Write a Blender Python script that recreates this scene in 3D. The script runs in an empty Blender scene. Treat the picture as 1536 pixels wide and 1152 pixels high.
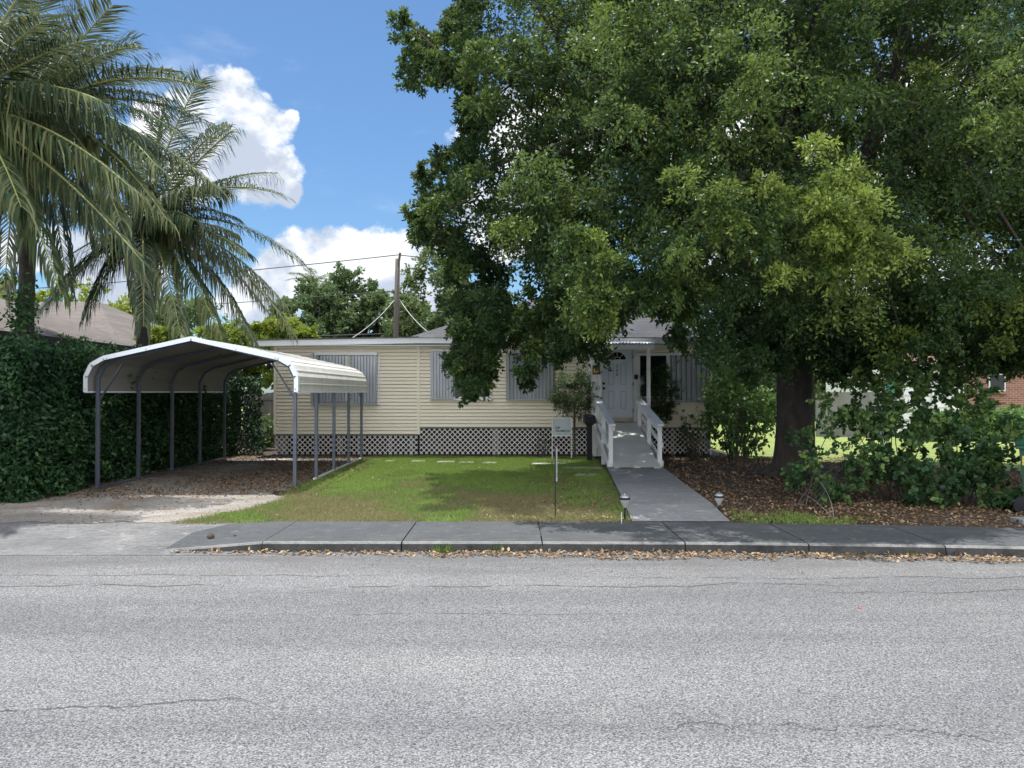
import bpy, math, random
import numpy as np
from mathutils import Vector
random.seed(7); rng = np.random.default_rng(11)
sc = bpy.context.scene; sc.cycles.max_bounces = 5; sc.cycles.diffuse_bounces = 3; sc.cycles.glossy_bounces = 2; sc.cycles.transmission_bounces = 3; COL = sc.collection
H = 1.75; F = 1150.0; CX = 768.0; HY = 588.0
def P(px, py, Y): return Vector(((px-CX)/F*Y, Y, H-(py-HY)/F*Y))
def G(px, py, z=0.0):
    Y = (H-z)*F/(py-HY); return Vector(((px-CX)/F*Y, Y, z))

# ------------------------------------------------------------------ node helpers
class NT:
    def __init__(s, tree): s.t = tree; s.n = tree.nodes; s.l = tree.links
    def new(s, k, **kw):
        n = s.n.new(k)
        for a, b in kw.items(): setattr(n, a, b)
        return n
    def put(s, sock, v):
        if isinstance(v, bpy.types.NodeSocket): s.l.new(v, sock)
        elif v is not None: sock.default_value = v
    def m(s, op, a, b=None, c=None, clamp=False):
        n = s.new('ShaderNodeMath', operation=op); n.use_clamp = clamp
        s.put(n.inputs[0], a); s.put(n.inputs[1], b); s.put(n.inputs[2], c); return n.outputs[0]
    def vm(s, op, a, b=None):
        n = s.new('ShaderNodeVectorMath', operation=op); s.put(n.inputs[0], a); s.put(n.inputs[1], b); return n.outputs[0]
    def noise(s, vec, scale, detail=3, rough=0.55, dist=0.0):
        n = s.new('ShaderNodeTexNoise'); s.put(n.inputs['Vector'], vec)
        n.inputs['Scale'].default_value = scale; n.inputs['Detail'].default_value = detail
        n.inputs['Roughness'].default_value = rough; n.inputs['Distortion'].default_value = dist
        return n.outputs['Fac']
    def vor(s, vec, scale, feature='F1', out='Distance', rand=1.0):
        n = s.new('ShaderNodeTexVoronoi', feature=feature); s.put(n.inputs['Vector'], vec)
        n.inputs['Scale'].default_value = scale; n.inputs['Randomness'].default_value = rand
        return n.outputs[out]
    def rng(s, v, a, b, c=0.0, d=1.0, smooth=False):
        n = s.new('ShaderNodeMapRange'); n.clamp = True
        if smooth: n.interpolation_type = 'SMOOTHSTEP'
        s.put(n.inputs[0], v)
        for i, x in enumerate((a, b, c, d)): s.put(n.inputs[i+1], x)
        return n.outputs[0]
    def mix(s, f, a, b, mode='MIX'):
        n = s.new('ShaderNodeMix', data_type='RGBA', blend_type=mode)
        s.put(n.inputs[0], f)
        s.put(n.inputs[6], a if isinstance(a, bpy.types.NodeSocket) else (*a, 1)); s.put(n.inputs[7], b if isinstance(b, bpy.types.NodeSocket) else (*b, 1))
        return n.outputs[2]
    def scale(s, vec, sx, sy, sz):
        n = s.new('ShaderNodeMapping'); s.put(n.inputs[0], vec); n.inputs['Scale'].default_value = (sx, sy, sz); return n.outputs[0]
    def bump(s, h, strength=0.3, dist=0.01):
        n = s.new('ShaderNodeBump'); n.inputs['Strength'].default_value = strength
        n.inputs['Distance'].default_value = dist; s.put(n.inputs['Height'], h); return n.outputs[0]
def newmat(name):
    m = bpy.data.materials.new(name); m.use_nodes = True; t = NT(m.node_tree)
    b = m.node_tree.nodes['Principled BSDF']
    pos = t.new('ShaderNodeTexCoord').outputs['Object']
    geo = t.new('ShaderNodeNewGeometry').outputs['Position']
    return m, t, b, pos, geo
def pm(name, c1, c2=None, scale=4.0, rough=0.6, bump=0.0, bs=None, metal=0.0, spots=None, stretch=(1, 1, 1), spec=0.5):
    m, t, b, pos, geo = newmat(name)
    c2 = c2 or tuple(x*0.85 for x in c1)
    v = t.scale(geo, *stretch)
    f = t.rng(t.noise(v, scale, 5, 0.6), 0.3, 0.7)
    col = t.mix(f, c1, c2)
    if spots:
        g = t.rng(t.noise(v, spots[1], 4, 0.7), spots[2], spots[2]+0.1)
        col = t.mix(g, col, spots[0])
    t.put(b.inputs['Base Color'], col); b.inputs['Roughness'].default_value = rough; b.inputs['Metallic'].default_value = metal
    b.inputs['Specular IOR Level'].default_value = spec
    if bump: t.put(b.inputs['Normal'], t.bump(t.noise(v, bs or scale*6, 4), bump, 0.01))
    return m
def leafmat(name, dark, mid, light, trans=0.3, rough=0.5, spec=0.35):
    m, t, b, pos, geo = newmat(name)
    a = t.new('ShaderNodeAttribute', attribute_name='tone').outputs['Fac']
    c = t.mix(t.rng(a, 0.0, 0.5), dark, mid); c = t.mix(t.rng(a, 0.5, 1.0), c, light)
    t.put(b.inputs['Base Color'], c); b.inputs['Roughness'].default_value = rough; b.inputs['Specular IOR Level'].default_value = spec
    tr = t.new('ShaderNodeBsdfTranslucent'); t.put(tr.inputs[0], t.mix(0.5, c, light))
    mx = t.new('ShaderNodeMixShader'); mx.inputs[0].default_value = trans
    t.l.new(b.outputs[0], mx.inputs[1]); t.l.new(tr.outputs[0], mx.inputs[2])
    t.l.new(mx.outputs[0], t.n['Material Output'].inputs[0]); return m

# ------------------------------------------------------------------ object helpers
def tag(o, label=None, cat=None, group=None, kind=None):
    for k, v in (('label', label), ('category', cat), ('group', group), ('kind', kind)):
        if v: o[k] = v
    return o
def empty(name, loc, label, cat, group=None):
    o = bpy.data.objects.new(name, None); o.location = loc; o.empty_display_size = 0.1; COL.objects.link(o)
    return tag(o, label, cat, group)
def link(name, me, parent=None):
    o = bpy.data.objects.new(name, me); COL.objects.link(o)
    if parent: o.parent = parent
    return o
def wloc(p):
    v = Vector((0, 0, 0))
    while p is not None: v = v + Vector(p.location); p = p.parent
    return v
class MB:
    def __init__(s): s.v = []; s.f = []; s.mi = []; s.sm = []
    def poly(s, pts, mi=0, sm=False):
        k = len(s.v); s.v += [tuple(p) for p in pts]; s.f.append(tuple(range(k, k+len(pts)))); s.mi.append(mi); s.sm.append(sm); return s
    def box(s, a, b, mi=0):
        x0, y0, z0 = a; x1, y1, z1 = b; k = len(s.v)
        s.v += [(x0,y0,z0),(x1,y0,z0),(x1,y1,z0),(x0,y1,z0),(x0,y0,z1),(x1,y0,z1),(x1,y1,z1),(x0,y1,z1)]
        for q in ((0,3,2,1),(4,5,6,7),(0,1,5,4),(1,2,6,5),(2,3,7,6),(3,0,4,7)):
            s.f.append(tuple(k+i for i in q)); s.mi.append(mi); s.sm.append(False)
        return s
    def bar(s, a, b, w, h, mi=0, up=(0, 0, 1)):
        a = Vector(a); b = Vector(b); d = (b-a).normalized(); u = Vector(up)
        if abs(d.dot(u)) > 0.99: u = Vector((0, 1, 0))
        sd = d.cross(u).normalized()*w/2; u2 = sd.cross(d).normalized()*h/2; k = len(s.v)
        for p in (a, b): s.v += [tuple(p+sd*i+u2*j) for i, j in ((-1,-1),(1,-1),(1,1),(-1,1))]
        for q in ((0,1,2,3),(7,6,5,4),(0,4,5,1),(1,5,6,2),(2,6,7,3),(3,7,4,0)):
            s.f.append(tuple(k+i for i in q)); s.mi.append(mi); s.sm.append(False)
        return s
    def tube(s, pts, rad, n=8, mi=0, jit=0.0):
        pts = [Vector(p) for p in pts]; k0 = len(s.v); u = Vector((0.31, 0.2, 0.93))
        for i, p in enumerate(pts):
            d = (pts[min(i+1, len(pts)-1)]-pts[max(i-1, 0)]).normalized()
            if abs(d.z) > 0.9: u = Vector((0, 1, 0.05))
            else: u = Vector((0, 0, 1))
            a = d.cross(u).normalized(); b = a.cross(d).normalized(); r = rad[i] if hasattr(rad, '__len__') else rad
            for j in range(n):
                t = 2*math.pi*j/n; q = r*(1+random.uniform(-jit, jit)); s.v.append(tuple(p+(a*math.cos(t)+b*math.sin(t))*q))
        for i in range(len(pts)-1):
            for j in range(n):
                s.f.append((k0+i*n+j, k0+(i+1)*n+j, k0+(i+1)*n+(j+1) % n, k0+i*n+(j+1) % n)); s.mi.append(mi); s.sm.append(True)
        s.f.append(tuple(k0+j for j in range(n))); s.mi.append(mi); s.sm.append(False)
        e = k0+(len(pts)-1)*n; s.f.append(tuple(e+n-1-j for j in range(n))); s.mi.append(mi); s.sm.append(False)
        return s
    def lathe(s, c, prof, n=16, mi=0):
        k0 = len(s.v)
        for r, z in prof:
            for j in range(n):
                t = 2*math.pi*j/n; s.v.append((c[0]+r*math.cos(t), c[1]+r*math.sin(t), c[2]+z))
        for i in range(len(prof)-1):
            for j in range(n):
                s.f.append((k0+i*n+j, k0+i*n+(j+1) % n, k0+(i+1)*n+(j+1) % n, k0+(i+1)*n+j)); s.mi.append(mi); s.sm.append(True)
        return s
    def build(s, name, mats, parent=None, bevel=0.0):
        if not isinstance(mats, (list, tuple)): mats = [mats]
        off = wloc(parent)
        me = bpy.data.meshes.new(name); me.from_pydata([(x-off.x, y-off.y, z-off.z) for x, y, z in s.v], [], s.f)
        for m in mats: me.materials.append(m)
        me.polygons.foreach_set('material_index', s.mi); me.polygons.foreach_set('use_smooth', s.sm); me.update()
        o = link(name, me, parent)
        if bevel:
            b = o.modifiers.new('bevel', 'BEVEL'); b.width = bevel; b.segments = 2; b.limit_method = 'ANGLE'
        return o
def npmesh(name, V, nper, mats, parent=None, tone=None, mi=None, faces=None):
    """V: (N, nper, 3) one n-gon per row (or faces: index pattern per row)"""
    N = V.shape[0]; off = wloc(parent); V = V - np.array(off)
    pat = faces or [tuple(range(nper))]
    fl = len(pat[0]); nf = N*len(pat)
    idx = (np.arange(N)[:, None, None]*nper + np.array(pat)[None]).reshape(-1)
    me = bpy.data.meshes.new(name); me.vertices.add(N*nper); me.vertices.foreach_set('co', V.astype(np.float32).reshape(-1))
    me.loops.add(nf*fl); me.loops.foreach_set('vertex_index', idx.astype(np.int32))
    me.polygons.add(nf); me.polygons.foreach_set('loop_start', np.arange(nf, dtype=np.int32)*fl)
    try: me.polygons.foreach_set('loop_total', np.full(nf, fl, dtype=np.int32))
    except Exception: pass
    if tone is not None:
        at = me.attributes.new('tone', 'FLOAT', 'POINT'); at.data.foreach_set('value', np.repeat(tone, nper).astype(np.float32))
    for m in (mats if isinstance(mats, (list, tuple)) else [mats]): me.materials.append(m)
    if mi is not None: me.polygons.foreach_set('material_index', np.repeat(mi, len(pat)).astype(np.int32))
    me.update(calc_edges=True); me.validate()
    return link(name, me, parent)
def nrm(a): return a/np.maximum(np.linalg.norm(a, axis=-1, keepdims=True), 1e-9)
def leafpoly(p, d, L, W, round_=False, nz=None):
    """quads (rhombus) or hexagonal leaves at p along d"""
    N = len(p); d = nrm(d)
    r = nrm(rng.normal(size=(N, 3)) if nz is None else nz); s = nrm(np.cross(d, r)); n = np.cross(s, d)
    L = np.asarray(L).reshape(-1, 1); W = np.asarray(W).reshape(-1, 1)
    if round_:
        return np.stack([p, p+d*L*.25+s*W*.42-n*W*.06, p+d*L*.65+s*W*.40, p+d*L-n*W*.1, p+d*L*.65-s*W*.40, p+d*L*.25-s*W*.42-n*W*.06], 1)
    return np.stack([p, p+d*L*.45+s*W*.5, p+d*L, p+d*L*.45-s*W*.5], 1)
def unit(N, up=0.0):
    a = rng.normal(size=(N, 3)); a[:, 2] += up; return nrm(a)

# ------------------------------------------------------------------ materials
M = {}
M['white'] = pm('white_paint', (.80, .81, .82), (.70, .72, .74), 3, .45, spots=((.50, .50, .48), 9, .70))
M['trim'] = pm('aluminium_trim', (.78, .83, .90), (.72, .77, .84), 2, .38, metal=.15)
M['siding'] = pm('cream_vinyl_siding', (.88, .82, .67), (.82, .76, .62), 1.1, .5, spots=((.62, .55, .40), 3.5, .66))
M['shutter'] = pm('galvanised_panel', (.37, .40, .43), (.27, .295, .32), 5, .38, metal=.55, stretch=(1, 1, .25), spots=((.42, .45, .47), 3, .62))
M['shutter_pale'] = pm('pale_panel', (.62, .63, .60), (.55, .56, .54), 5, .5)
M['steel'] = pm('carport_steel', (.105, .125, .16), (.075, .092, .12), 3, .42, metal=.4, spots=((.27, .3, .33), 14, .68))
M['sheet'] = pm('carport_sheet', (.76, .74, .68), (.62, .60, .54), 1.6, .42, metal=.05, spots=((.42, .40, .35), 4.2, .60), stretch=(.5, 2.2, .5))
M['fascia'] = pm('fascia_paint', (.72, .76, .80), (.64, .68, .73), 1.5, .5)
M['dark'] = pm('dark_void', (.012, .012, .014), (.02, .02, .02), 3, .9)
M['black'] = pm('black_plastic', (.011, .012, .016), (.018, .018, .022), 5, .5, spec=.25)
M['crawl_dark'] = pm('underfloor_shade', (.05, .04, .032), (.03, .025, .02), 4, .95)
M['lattice'] = pm('lattice_white', (.88, .88, .87), (.80, .79, .78), 2.5, .6, spots=((.42, .36, .32), 5, .62))
M['door'] = pm('door_paint', (.70, .77, .84), (.66, .73, .80), 2, .35)
M['wood_old'] = pm('weathered_fence', (.23, .22, .20), (.14, .13, .12), 3, .85, stretch=(8, 8, .6))
M['plaque'] = pm('plaque_wood', (.16, .09, .045), (.10, .055, .03), 20, .6)
M['ramp'] = pm('ramp_deck', (.60, .61, .58), (.47, .48, .46), 1.6, .6, bump=.15, spots=((.30, .29, .27), 6, .64))
M['conc_pale'] = pm('paver_concrete', (.50, .48, .44), (.36, .34, .31), 5, .85, bump=.3)
M['cloth'] = pm('mat_light', (.55, .55, .55), (.45, .45, .45), 9, .9)
M['bark'] = pm('oak_bark', (.062, .055, .047), (.022, .020, .018), 7, .92, bump=1.0, bs=22, stretch=(1, 1, .28), spots=((.13, .125, .11), 5, .60))
M['palmbark'] = pm('palm_bark', (.065, .057, .05), (.032, .028, .025), 6, .9, bump=.8, bs=18, stretch=(1, 1, 3), spots=((.12, .11, .09), 12, .62))
M['twig'] = pm('twig_bark', (.13, .11, .08), (.08, .065, .05), 9, .85)
M['rachis'] = pm('frond_rib', (.30, .32, .10), (.20, .22, .08), 3, .5)
M['pole'] = pm('pole_wood', (.11, .10, .085), (.07, .06, .05), 3, .9, stretch=(6, 6, .5))
M['wire'] = pm('wire_rubber', (.03, .03, .035), None, 3, .6)
M['wirepale'] = pm('guy_wire', (.45, .45, .44), None, 3, .5)
M['green_bin'] = pm('bin_plastic', (.010, .085, .050), (.008, .062, .040), 3, .45)
M['yellow'] = pm('yellow_label', (.75, .55, .08), (.65, .48, .08), 20, .5)
M['glassw'] = pm('lantern_glass', (.40, .40, .37), (.32, .32, .30), 9, .3)
M['stone'] = pm('pebble', (.10, .085, .06), (.05, .045, .035), 30, .9)
M['trimdoor'] = pm('door_groove', (.50, .57, .64), None, 3, .5)
M['weed'] = leafmat('weed_leaf', (.04, .09, .02), (.08, .17, .03), (.2, .3, .06), .3)
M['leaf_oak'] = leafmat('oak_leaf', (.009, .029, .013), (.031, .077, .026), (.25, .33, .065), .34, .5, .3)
M['leaf_bright'] = leafmat('sunny_leaf', (.05, .10, .02), (.14, .22, .03), (.33, .38, .06), .4)
M['leaf_hedge'] = leafmat('hedge_leaf', (.010, .030, .013), (.024, .068, .025), (.08, .18, .05), .2, .48, .3)
M['leaf_bush'] = leafmat('bush_leaf', (.018, .048, .022), (.048, .112, .045), (.20, .32, .09), .32, .48, .3)
M['leaf_far'] = leafmat('far_leaf', (.055, .100, .040), (.105, .170, .065), (.21, .27, .10), .3, .6)
M['leaf_shrub'] = leafmat('shrub_leaf', (.014, .038, .014), (.045, .10, .032), (.22, .32, .085), .3, .5)
M['palm'] = leafmat('palm_leaflet', (.016, .036, .020), (.052, .094, .042), (.23, .25, .115), .30, .40, .5)
M['litter'] = leafmat('dry_leaf', (.085, .052, .032), (.21, .135, .08), (.46, .35, .22), .1, .7, .3)
M['grass'] = leafmat('grass_blade', (.26, .21, .12), (.145, .235, .055), (.27, .39, .085), .35, .55)
M['grassfar'] = pm('far_lawn', (.16, .22, .045), (.25, .29, .08), 1.2, .9, bump=.6, bs=30)

# asphalt road
m, t, b, pos, geo = newmat('asphalt'); M['road'] = m
big = t.noise(geo, .35, 4, .6); patch = t.rng(t.noise(t.scale(geo, .6, 1.4, 1), .9, 5, .65), .35, .7)
base = t.mix(t.rng(big, .3, .7), (.145, .148, .156), (.195, .196, .200))
base = t.mix(t.m('MULTIPLY', patch, .35), base, (.215, .212, .205))
lane = t.rng(t.noise(t.scale(geo, .10, 1.1, 1), 1.0, 4, .6), .38, .62, 0, .75); base = t.mix(lane, base, (.118, .120, .126))
base = t.mix(t.rng(t.noise(geo, 1.3, 6, .7), .60, .70, 0, .35), base, (.26, .25, .235))
g1 = t.vor(geo, 125, 'F1', 'Color'); sep = t.new('ShaderNodeSeparateColor'); t.l.new(g1, sep.inputs[0])
v2 = t.m('MULTIPLY_ADD', sep.outputs[0], 1.25, .36)
n3 = t.rng(t.noise(geo, 70, 3, .7), .34, .66, .60, 1.40)
gm = t.new('ShaderNodeCombineColor'); mul = t.m('MULTIPLY', v2, n3)
for i in range(3): t.l.new(mul, gm.inputs[i])
col = t.mix(1.0, base, gm.outputs[0], 'MULTIPLY')
sx = t.new('ShaderNodeSeparateXYZ'); t.l.new(geo, sx.inputs[0]); X_, Y_ = sx.outputs[0], sx.outputs[1]
# dirty strip near the kerb
near = t.m('MULTIPLY', t.rng(Y_, 7.3, 8.4), t.rng(t.noise(t.scale(geo, .5, 2, 1), 2.2, 5, .6), .38, .62))
col = t.mix(t.m('MULTIPLY', near, .55), col, (.105, .10, .095))
cw = None
for (y0, amp, sc_, x0, x1, w) in ((7.35, .30, .55, -9, 3.5, .009), (7.75, .16, .9, -5.5, -1.0, .006), (7.65, .20, .8, .8, 9, .007), (7.1, .3, .7, 2.5, 9.5, .006), (6.4, .2, .9, -2, 1.2, .004), (4.55, .30, .9, -4, -1.2, .006), (4.2, .5, 1.3, .2, 4, .004)):
    nn = t.new('ShaderNodeTexNoise'); nn.noise_dimensions = '2D'
    cv = t.new('ShaderNodeCombineXYZ'); t.l.new(X_, cv.inputs[0]); cv.inputs[1].default_value = y0*7.3
    t.l.new(cv.outputs[0], nn.inputs['Vector']); nn.inputs['Scale'].default_value = sc_; nn.inputs['Detail'].default_value = 8; nn.inputs['Roughness'].default_value = .6
    yy = t.m('MULTIPLY_ADD', nn.outputs['Fac'], amp*2, y0-amp)
    dd = t.m('ABSOLUTE', t.m('SUBTRACT', Y_, yy))
    k = t.m('MULTIPLY', t.rng(dd, w*1.0, w*2.8, 1, 0), t.m('MULTIPLY', t.rng(X_, x0, x0+.7), t.rng(X_, x1-.7, x1, 1, 0)))
    k = t.m('MULTIPLY', k, t.rng(t.noise(geo, 1.7+sc_, 3), .37, .47))
    cw = k if cw is None else t.m('MAXIMUM', cw, k)
col = t.mix(t.m('MULTIPLY', cw, .85), col, (.05, .048, .045))
t.put(b.inputs['Base Color'], col); b.inputs['Roughness'].default_value = .82; b.inputs['Specular IOR Level'].default_value = .3
hh = t.m('ADD', t.m('MULTIPLY', t.vor(geo, 95), -.8), t.m('MULTIPLY', t.noise(geo, 60, 3), .8))
hh = t.m('SUBTRACT', hh, t.m('MULTIPLY', cw, 1.5))
t.put(b.inputs['Normal'], t.bump(hh, .55, .008))

# mould-darkened pavement concrete
def conc(name, a, c, dk, stripe=0.5):
    m, t, b, pos, geo = newmat(name)
    col = t.mix(t.rng(t.noise(geo, 1.1, 6, .65), .32, .68), a, c)
    col = t.mix(t.rng(t.noise(t.scale(geo, 1, 5, 1), 2.6, 6, .7), .52, .68, 0, stripe), col, dk)
    col = t.mix(t.rng(t.noise(geo, 70, 2), .55, .7, 0, .45), col, tuple(x*1.7 for x in c))
    col = t.mix(t.rng(t.noise(t.scale(geo, 1, 2.2, 1), 13, 5, .75), .40, .66, 0, .55), col, tuple(x*.45 for x in a))
    col = t.mix(t.rng(t.noise(geo, 5.5, 7, .75), .56, .68, 0, .5), col, tuple(x*1.7 for x in c))
    t.put(b.inputs['Base Color'], col); b.inputs['Roughness'].default_value = .85
    t.put(b.inputs['Normal'], t.bump(t.noise(geo, 55, 4), .35, .006)); return m
M['sidewalk'] = conc('sidewalk_concrete', (.052, .058, .064), (.088, .094, .10), (.028, .031, .035), .75)
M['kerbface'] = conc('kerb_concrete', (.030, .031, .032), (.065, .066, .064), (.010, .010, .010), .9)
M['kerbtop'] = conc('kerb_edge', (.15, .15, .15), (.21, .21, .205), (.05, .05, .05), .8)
M['walk'] = conc('walkway_concrete', (.22, .225, .235), (.29, .295, .30), (.12, .12, .12))
M['apron'] = conc('apron_asphalt', (.11, .112, .118), (.20, .20, .20), (.07, .07, .072), .85)
# gravel drive
m, t, b, pos, geo = newmat('gravel'); M['gravel'] = m
c = t.mix(t.rng(t.noise(geo, .9, 5, .6), .35, .65), (.255, .245, .23), (.17, .155, .135))
c = t.mix(t.rng(t.noise(geo, 1.7, 6, .7), .50, .66, 0, .8), c, (.17, .115, .075))
g = t.rng(t.vor(geo, 38), .1, .6, .6, 1.3); gc = t.new('ShaderNodeCombineColor')
for i in range(3): t.l.new(g, gc.inputs[i])
c = t.mix(1.0, c, gc.outputs[0], 'MULTIPLY')
t.put(b.inputs['Base Color'], c); b.inputs['Roughness'].default_value = .95
t.put(b.inputs['Normal'], t.bump(t.m('ADD', t.vor(geo, 38), t.noise(geo, 25, 4)), .6, .02))
M['soil'] = pm('litter_soil', (.085, .055, .036), (.045, .032, .024), 3, .95, bump=.6, bs=30, spots=((.16, .11, .07), 22, .58))
M['lawn'] = pm('lawn_soil', (.10, .11, .04), (.14, .115, .065), 1.4, .95, bump=.8, bs=35, spots=((.17, .14, .08), 4, .60))
# brick
m, t, b, pos, geo = newmat('red_brick'); M['brick'] = m
br = t.new('ShaderNodeTexBrick'); t.l.new(t.scale(geo, 1, 1, 1), br.inputs[0])
mp = t.new('ShaderNodeMapping'); t.l.new(geo, mp.inputs[0]); mp.inputs['Rotation'].default_value = (math.radians(-90), 0, 0); t.l.new(mp.outputs[0], br.inputs[0])
br.inputs['Color1'].default_value = (.30, .13, .10, 1); br.inputs['Color2'].default_value = (.20, .085, .07, 1); br.inputs['Mortar'].default_value = (.36, .31, .28, 1)
br.inputs['Scale'].default_value = 1; br.inputs['Brick Width'].default_value = .25; br.inputs['Row Height'].default_value = .09; br.inputs['Mortar Size'].default_value = .008
t.l.new(br.outputs[0], b.inputs['Base Color']); b.inputs['Roughness'].default_value = .9
# shingles
def shingle(name, a, c, rot=False):
    m, t, b, pos, geo = newmat(name)
    br = t.new('ShaderNodeTexBrick'); mp = t.new('ShaderNodeMapping'); t.l.new(geo, mp.inputs[0])
    mp.inputs['Rotation'].default_value = (math.radians(-90), 0, 0) if not rot else (math.radians(-90), 0, math.radians(0))
    if rot:
        s_ = t.new('ShaderNodeSeparateXYZ'); t.l.new(geo, s_.inputs[0]); cc = t.new('ShaderNodeCombineXYZ')
        t.l.new(s_.outputs[1], cc.inputs[0]); t.l.new(s_.outputs[2], cc.inputs[1]); t.l.new(cc.outputs[0], br.inputs[0])
    else: t.l.new(mp.outputs[0], br.inputs[0])
    br.inputs['Color1'].default_value = (*a, 1); br.inputs['Color2'].default_value = (*c, 1); br.inputs['Mortar'].default_value = (*[x*.35 for x in a], 1)
    br.inputs['Scale'].default_value = 1; br.inputs['Brick Width'].default_value = .3; br.inputs['Row Height'].default_value = .055; br.inputs['Mortar Size'].default_value = .006; br.inputs['Bias'].default_value = 0
    col = t.mix(t.rng(t.noise(geo, 1.5, 5), .35, .7, 0, .5), br.outputs[0], tuple(x*.6 for x in c))
    t.put(b.inputs['Base Color'], col); b.inputs['Roughness'].default_value = .92; return m
M['shingle'] = shingle('grey_shingle', (.13, .13, .145), (.095, .095, .105))
M['shingle_b'] = shingle('brown_shingle', (.19, .16, .14), (.14, .12, .105), True)
M['shingle_b2'] = shingle('brown_shingle_front', (.19, .16, .14), (.14, .12, .105))
M['roofred'] = shingle('red_brown_shingle', (.27, .17, .13), (.21, .13, .10))
m, t, b, pos, geo = newmat('window_glass'); M['glass'] = m
b.inputs['Base Color'].default_value = (.010, .013, .014, 1); b.inputs['Roughness'].default_value = .06; b.inputs['Specular IOR Level'].default_value = .3

# ------------------------------------------------------------------ world
SUN = Vector((-0.09, 0.20, 0.975)).normalized()
SKY_S = 0.12; CLOUD = 7.4
w = bpy.data.worlds.new('World'); sc.world = w; w.use_nodes = True
t = NT(w.node_tree); bg = t.n['Background']
sky = t.new('ShaderNodeTexSky', sky_type='NISHITA'); sky.sun_disc = False
sky.sun_elevation = math.asin(SUN.z); sky.sun_rotation = math.atan2(SUN.x, SUN.y); sky.air_density = 1.0; sky.dust_density = .6; sky.ozone_density = 1.6
d = t.new('ShaderNodeTexCoord').outputs['Generated']
s_ = t.new('ShaderNodeSeparateXYZ'); t.l.new(d, s_.inputs[0]); dx, dy, dz = s_.outputs
yy = t.m('MAXIMUM', dy, .08); u = t.m('DIVIDE', dx, yy); v = t.m('DIVIDE', dz, yy)
def ell(px, py, a, b_):
    uu = t.m('DIVIDE', t.m('SUBTRACT', u, (px-CX)/F), a/F); vv = t.m('DIVIDE', t.m('SUBTRACT', v, (HY-py)/F), b_/F)
    return t.m('SUBTRACT', 1.0, t.m('ADD', t.m('MULTIPLY', uu, uu), t.m('MULTIPLY', vv, vv)))
best = None
for e in ((340,152,76,58),(400,190,50,42),(432,182,20,22),(405,255,56,54),(322,235,88,80),(290,170,70,60),(430,285,26,26),(250,190,60,60),
          (520,385,110,52),(440,400,70,58),(600,385,66,46),(650,365,42,34),(400,440,90,50),(560,440,160,50),(60,370,110,40),(860,200,170,90),(1150,250,200,120),(1430,180,190,130),(760,330,80,70),(1300,430,300,90),(170,420,90,50)):
    q = t.m('MAXIMUM', ell(*e), -1.5); best = q if best is None else t.m('MAXIMUM', best, q)
best = t.m('MULTIPLY', best, t.m('GREATER_THAN', dy, .1))
sv = t.scale(d, 1, 1, 1.25)
nz = t.noise(sv, 11, 9, .58); nz2 = t.noise(sv, 5, 9, .55)
mask = t.rng(t.m('ADD', best, t.m('ADD', t.m('MULTIPLY_ADD', nz, 3.0, -1.62), t.m('MULTIPLY_ADD', t.noise(sv, 34, 8, .62), 1.3, -.65))), -.10, .42, 0, 1, True)
wisp = t.rng(t.noise(t.scale(d, 1, 1, 2.6), 2.6, 10, .62), .53, .86, 0, .55, True)
mask = t.m('MAXIMUM', mask, wisp)
off = t.vm('ADD', sv, (.03, 0.0, -.035)); rel = t.m('SUBTRACT', t.noise(sv, 9, 6, .55), t.noise(off, 9, 6, .55))
shade = t.rng(t.m('ADD', t.m('MULTIPLY', rel, -4.2), t.m('MULTIPLY_ADD', nz2, 1.5, -.42)), -.1, .75, 0, 1, True)
lowv = t.rng(v, .10, .30, .50, 1)
shade = t.m('MULTIPLY', shade, lowv)
back = t.rng(t.m('ADD', t.m('MULTIPLY', dy, -1.0), t.m('MULTIPLY_ADD', t.noise(sv, 2.2, 5), .9, -.45)), -.12, .25, 0, 1, True)  # unseen cloud cover behind the camera, added to fill the shaded fronts
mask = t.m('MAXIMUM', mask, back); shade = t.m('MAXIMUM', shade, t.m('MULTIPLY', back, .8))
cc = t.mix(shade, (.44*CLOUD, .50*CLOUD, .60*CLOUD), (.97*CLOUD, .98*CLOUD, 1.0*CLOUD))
cc = t.mix(1.0, cc, t.mix(back, (1, 1, 1), (1.75, 1.75, 1.75)), 'MULTIPLY')  # the unseen clouds are brightened beyond the visible ones for more fill
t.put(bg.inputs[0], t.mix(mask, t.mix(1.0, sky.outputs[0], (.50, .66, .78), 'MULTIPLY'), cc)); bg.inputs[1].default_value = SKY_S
sl = bpy.data.lights.new('sun', 'SUN'); sl.energy = 3.8; sl.angle = math.radians(.5); sl.color = (1, .965, .90)
so = bpy.data.objects.new('sun', sl); COL.objects.link(so); so.location = (0, 0, 30); so.rotation_euler = SUN.to_track_quat('Z', 'Y').to_euler()
sc.view_settings.view_transform = 'Standard'; sc.view_settings.look = 'None'; sc.view_settings.exposure = .64; sc.view_settings.gamma = 1
cam = bpy.data.cameras.new('camera'); co = bpy.data.objects.new('camera', cam); COL.objects.link(co)
cam.lens = F/1536*36; cam.sensor_width = 36; cam.clip_end = 800; co.location = (0, 0, H); co.rotation_euler = (math.radians(90+.598), 0, 0)
sc.camera = co

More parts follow.
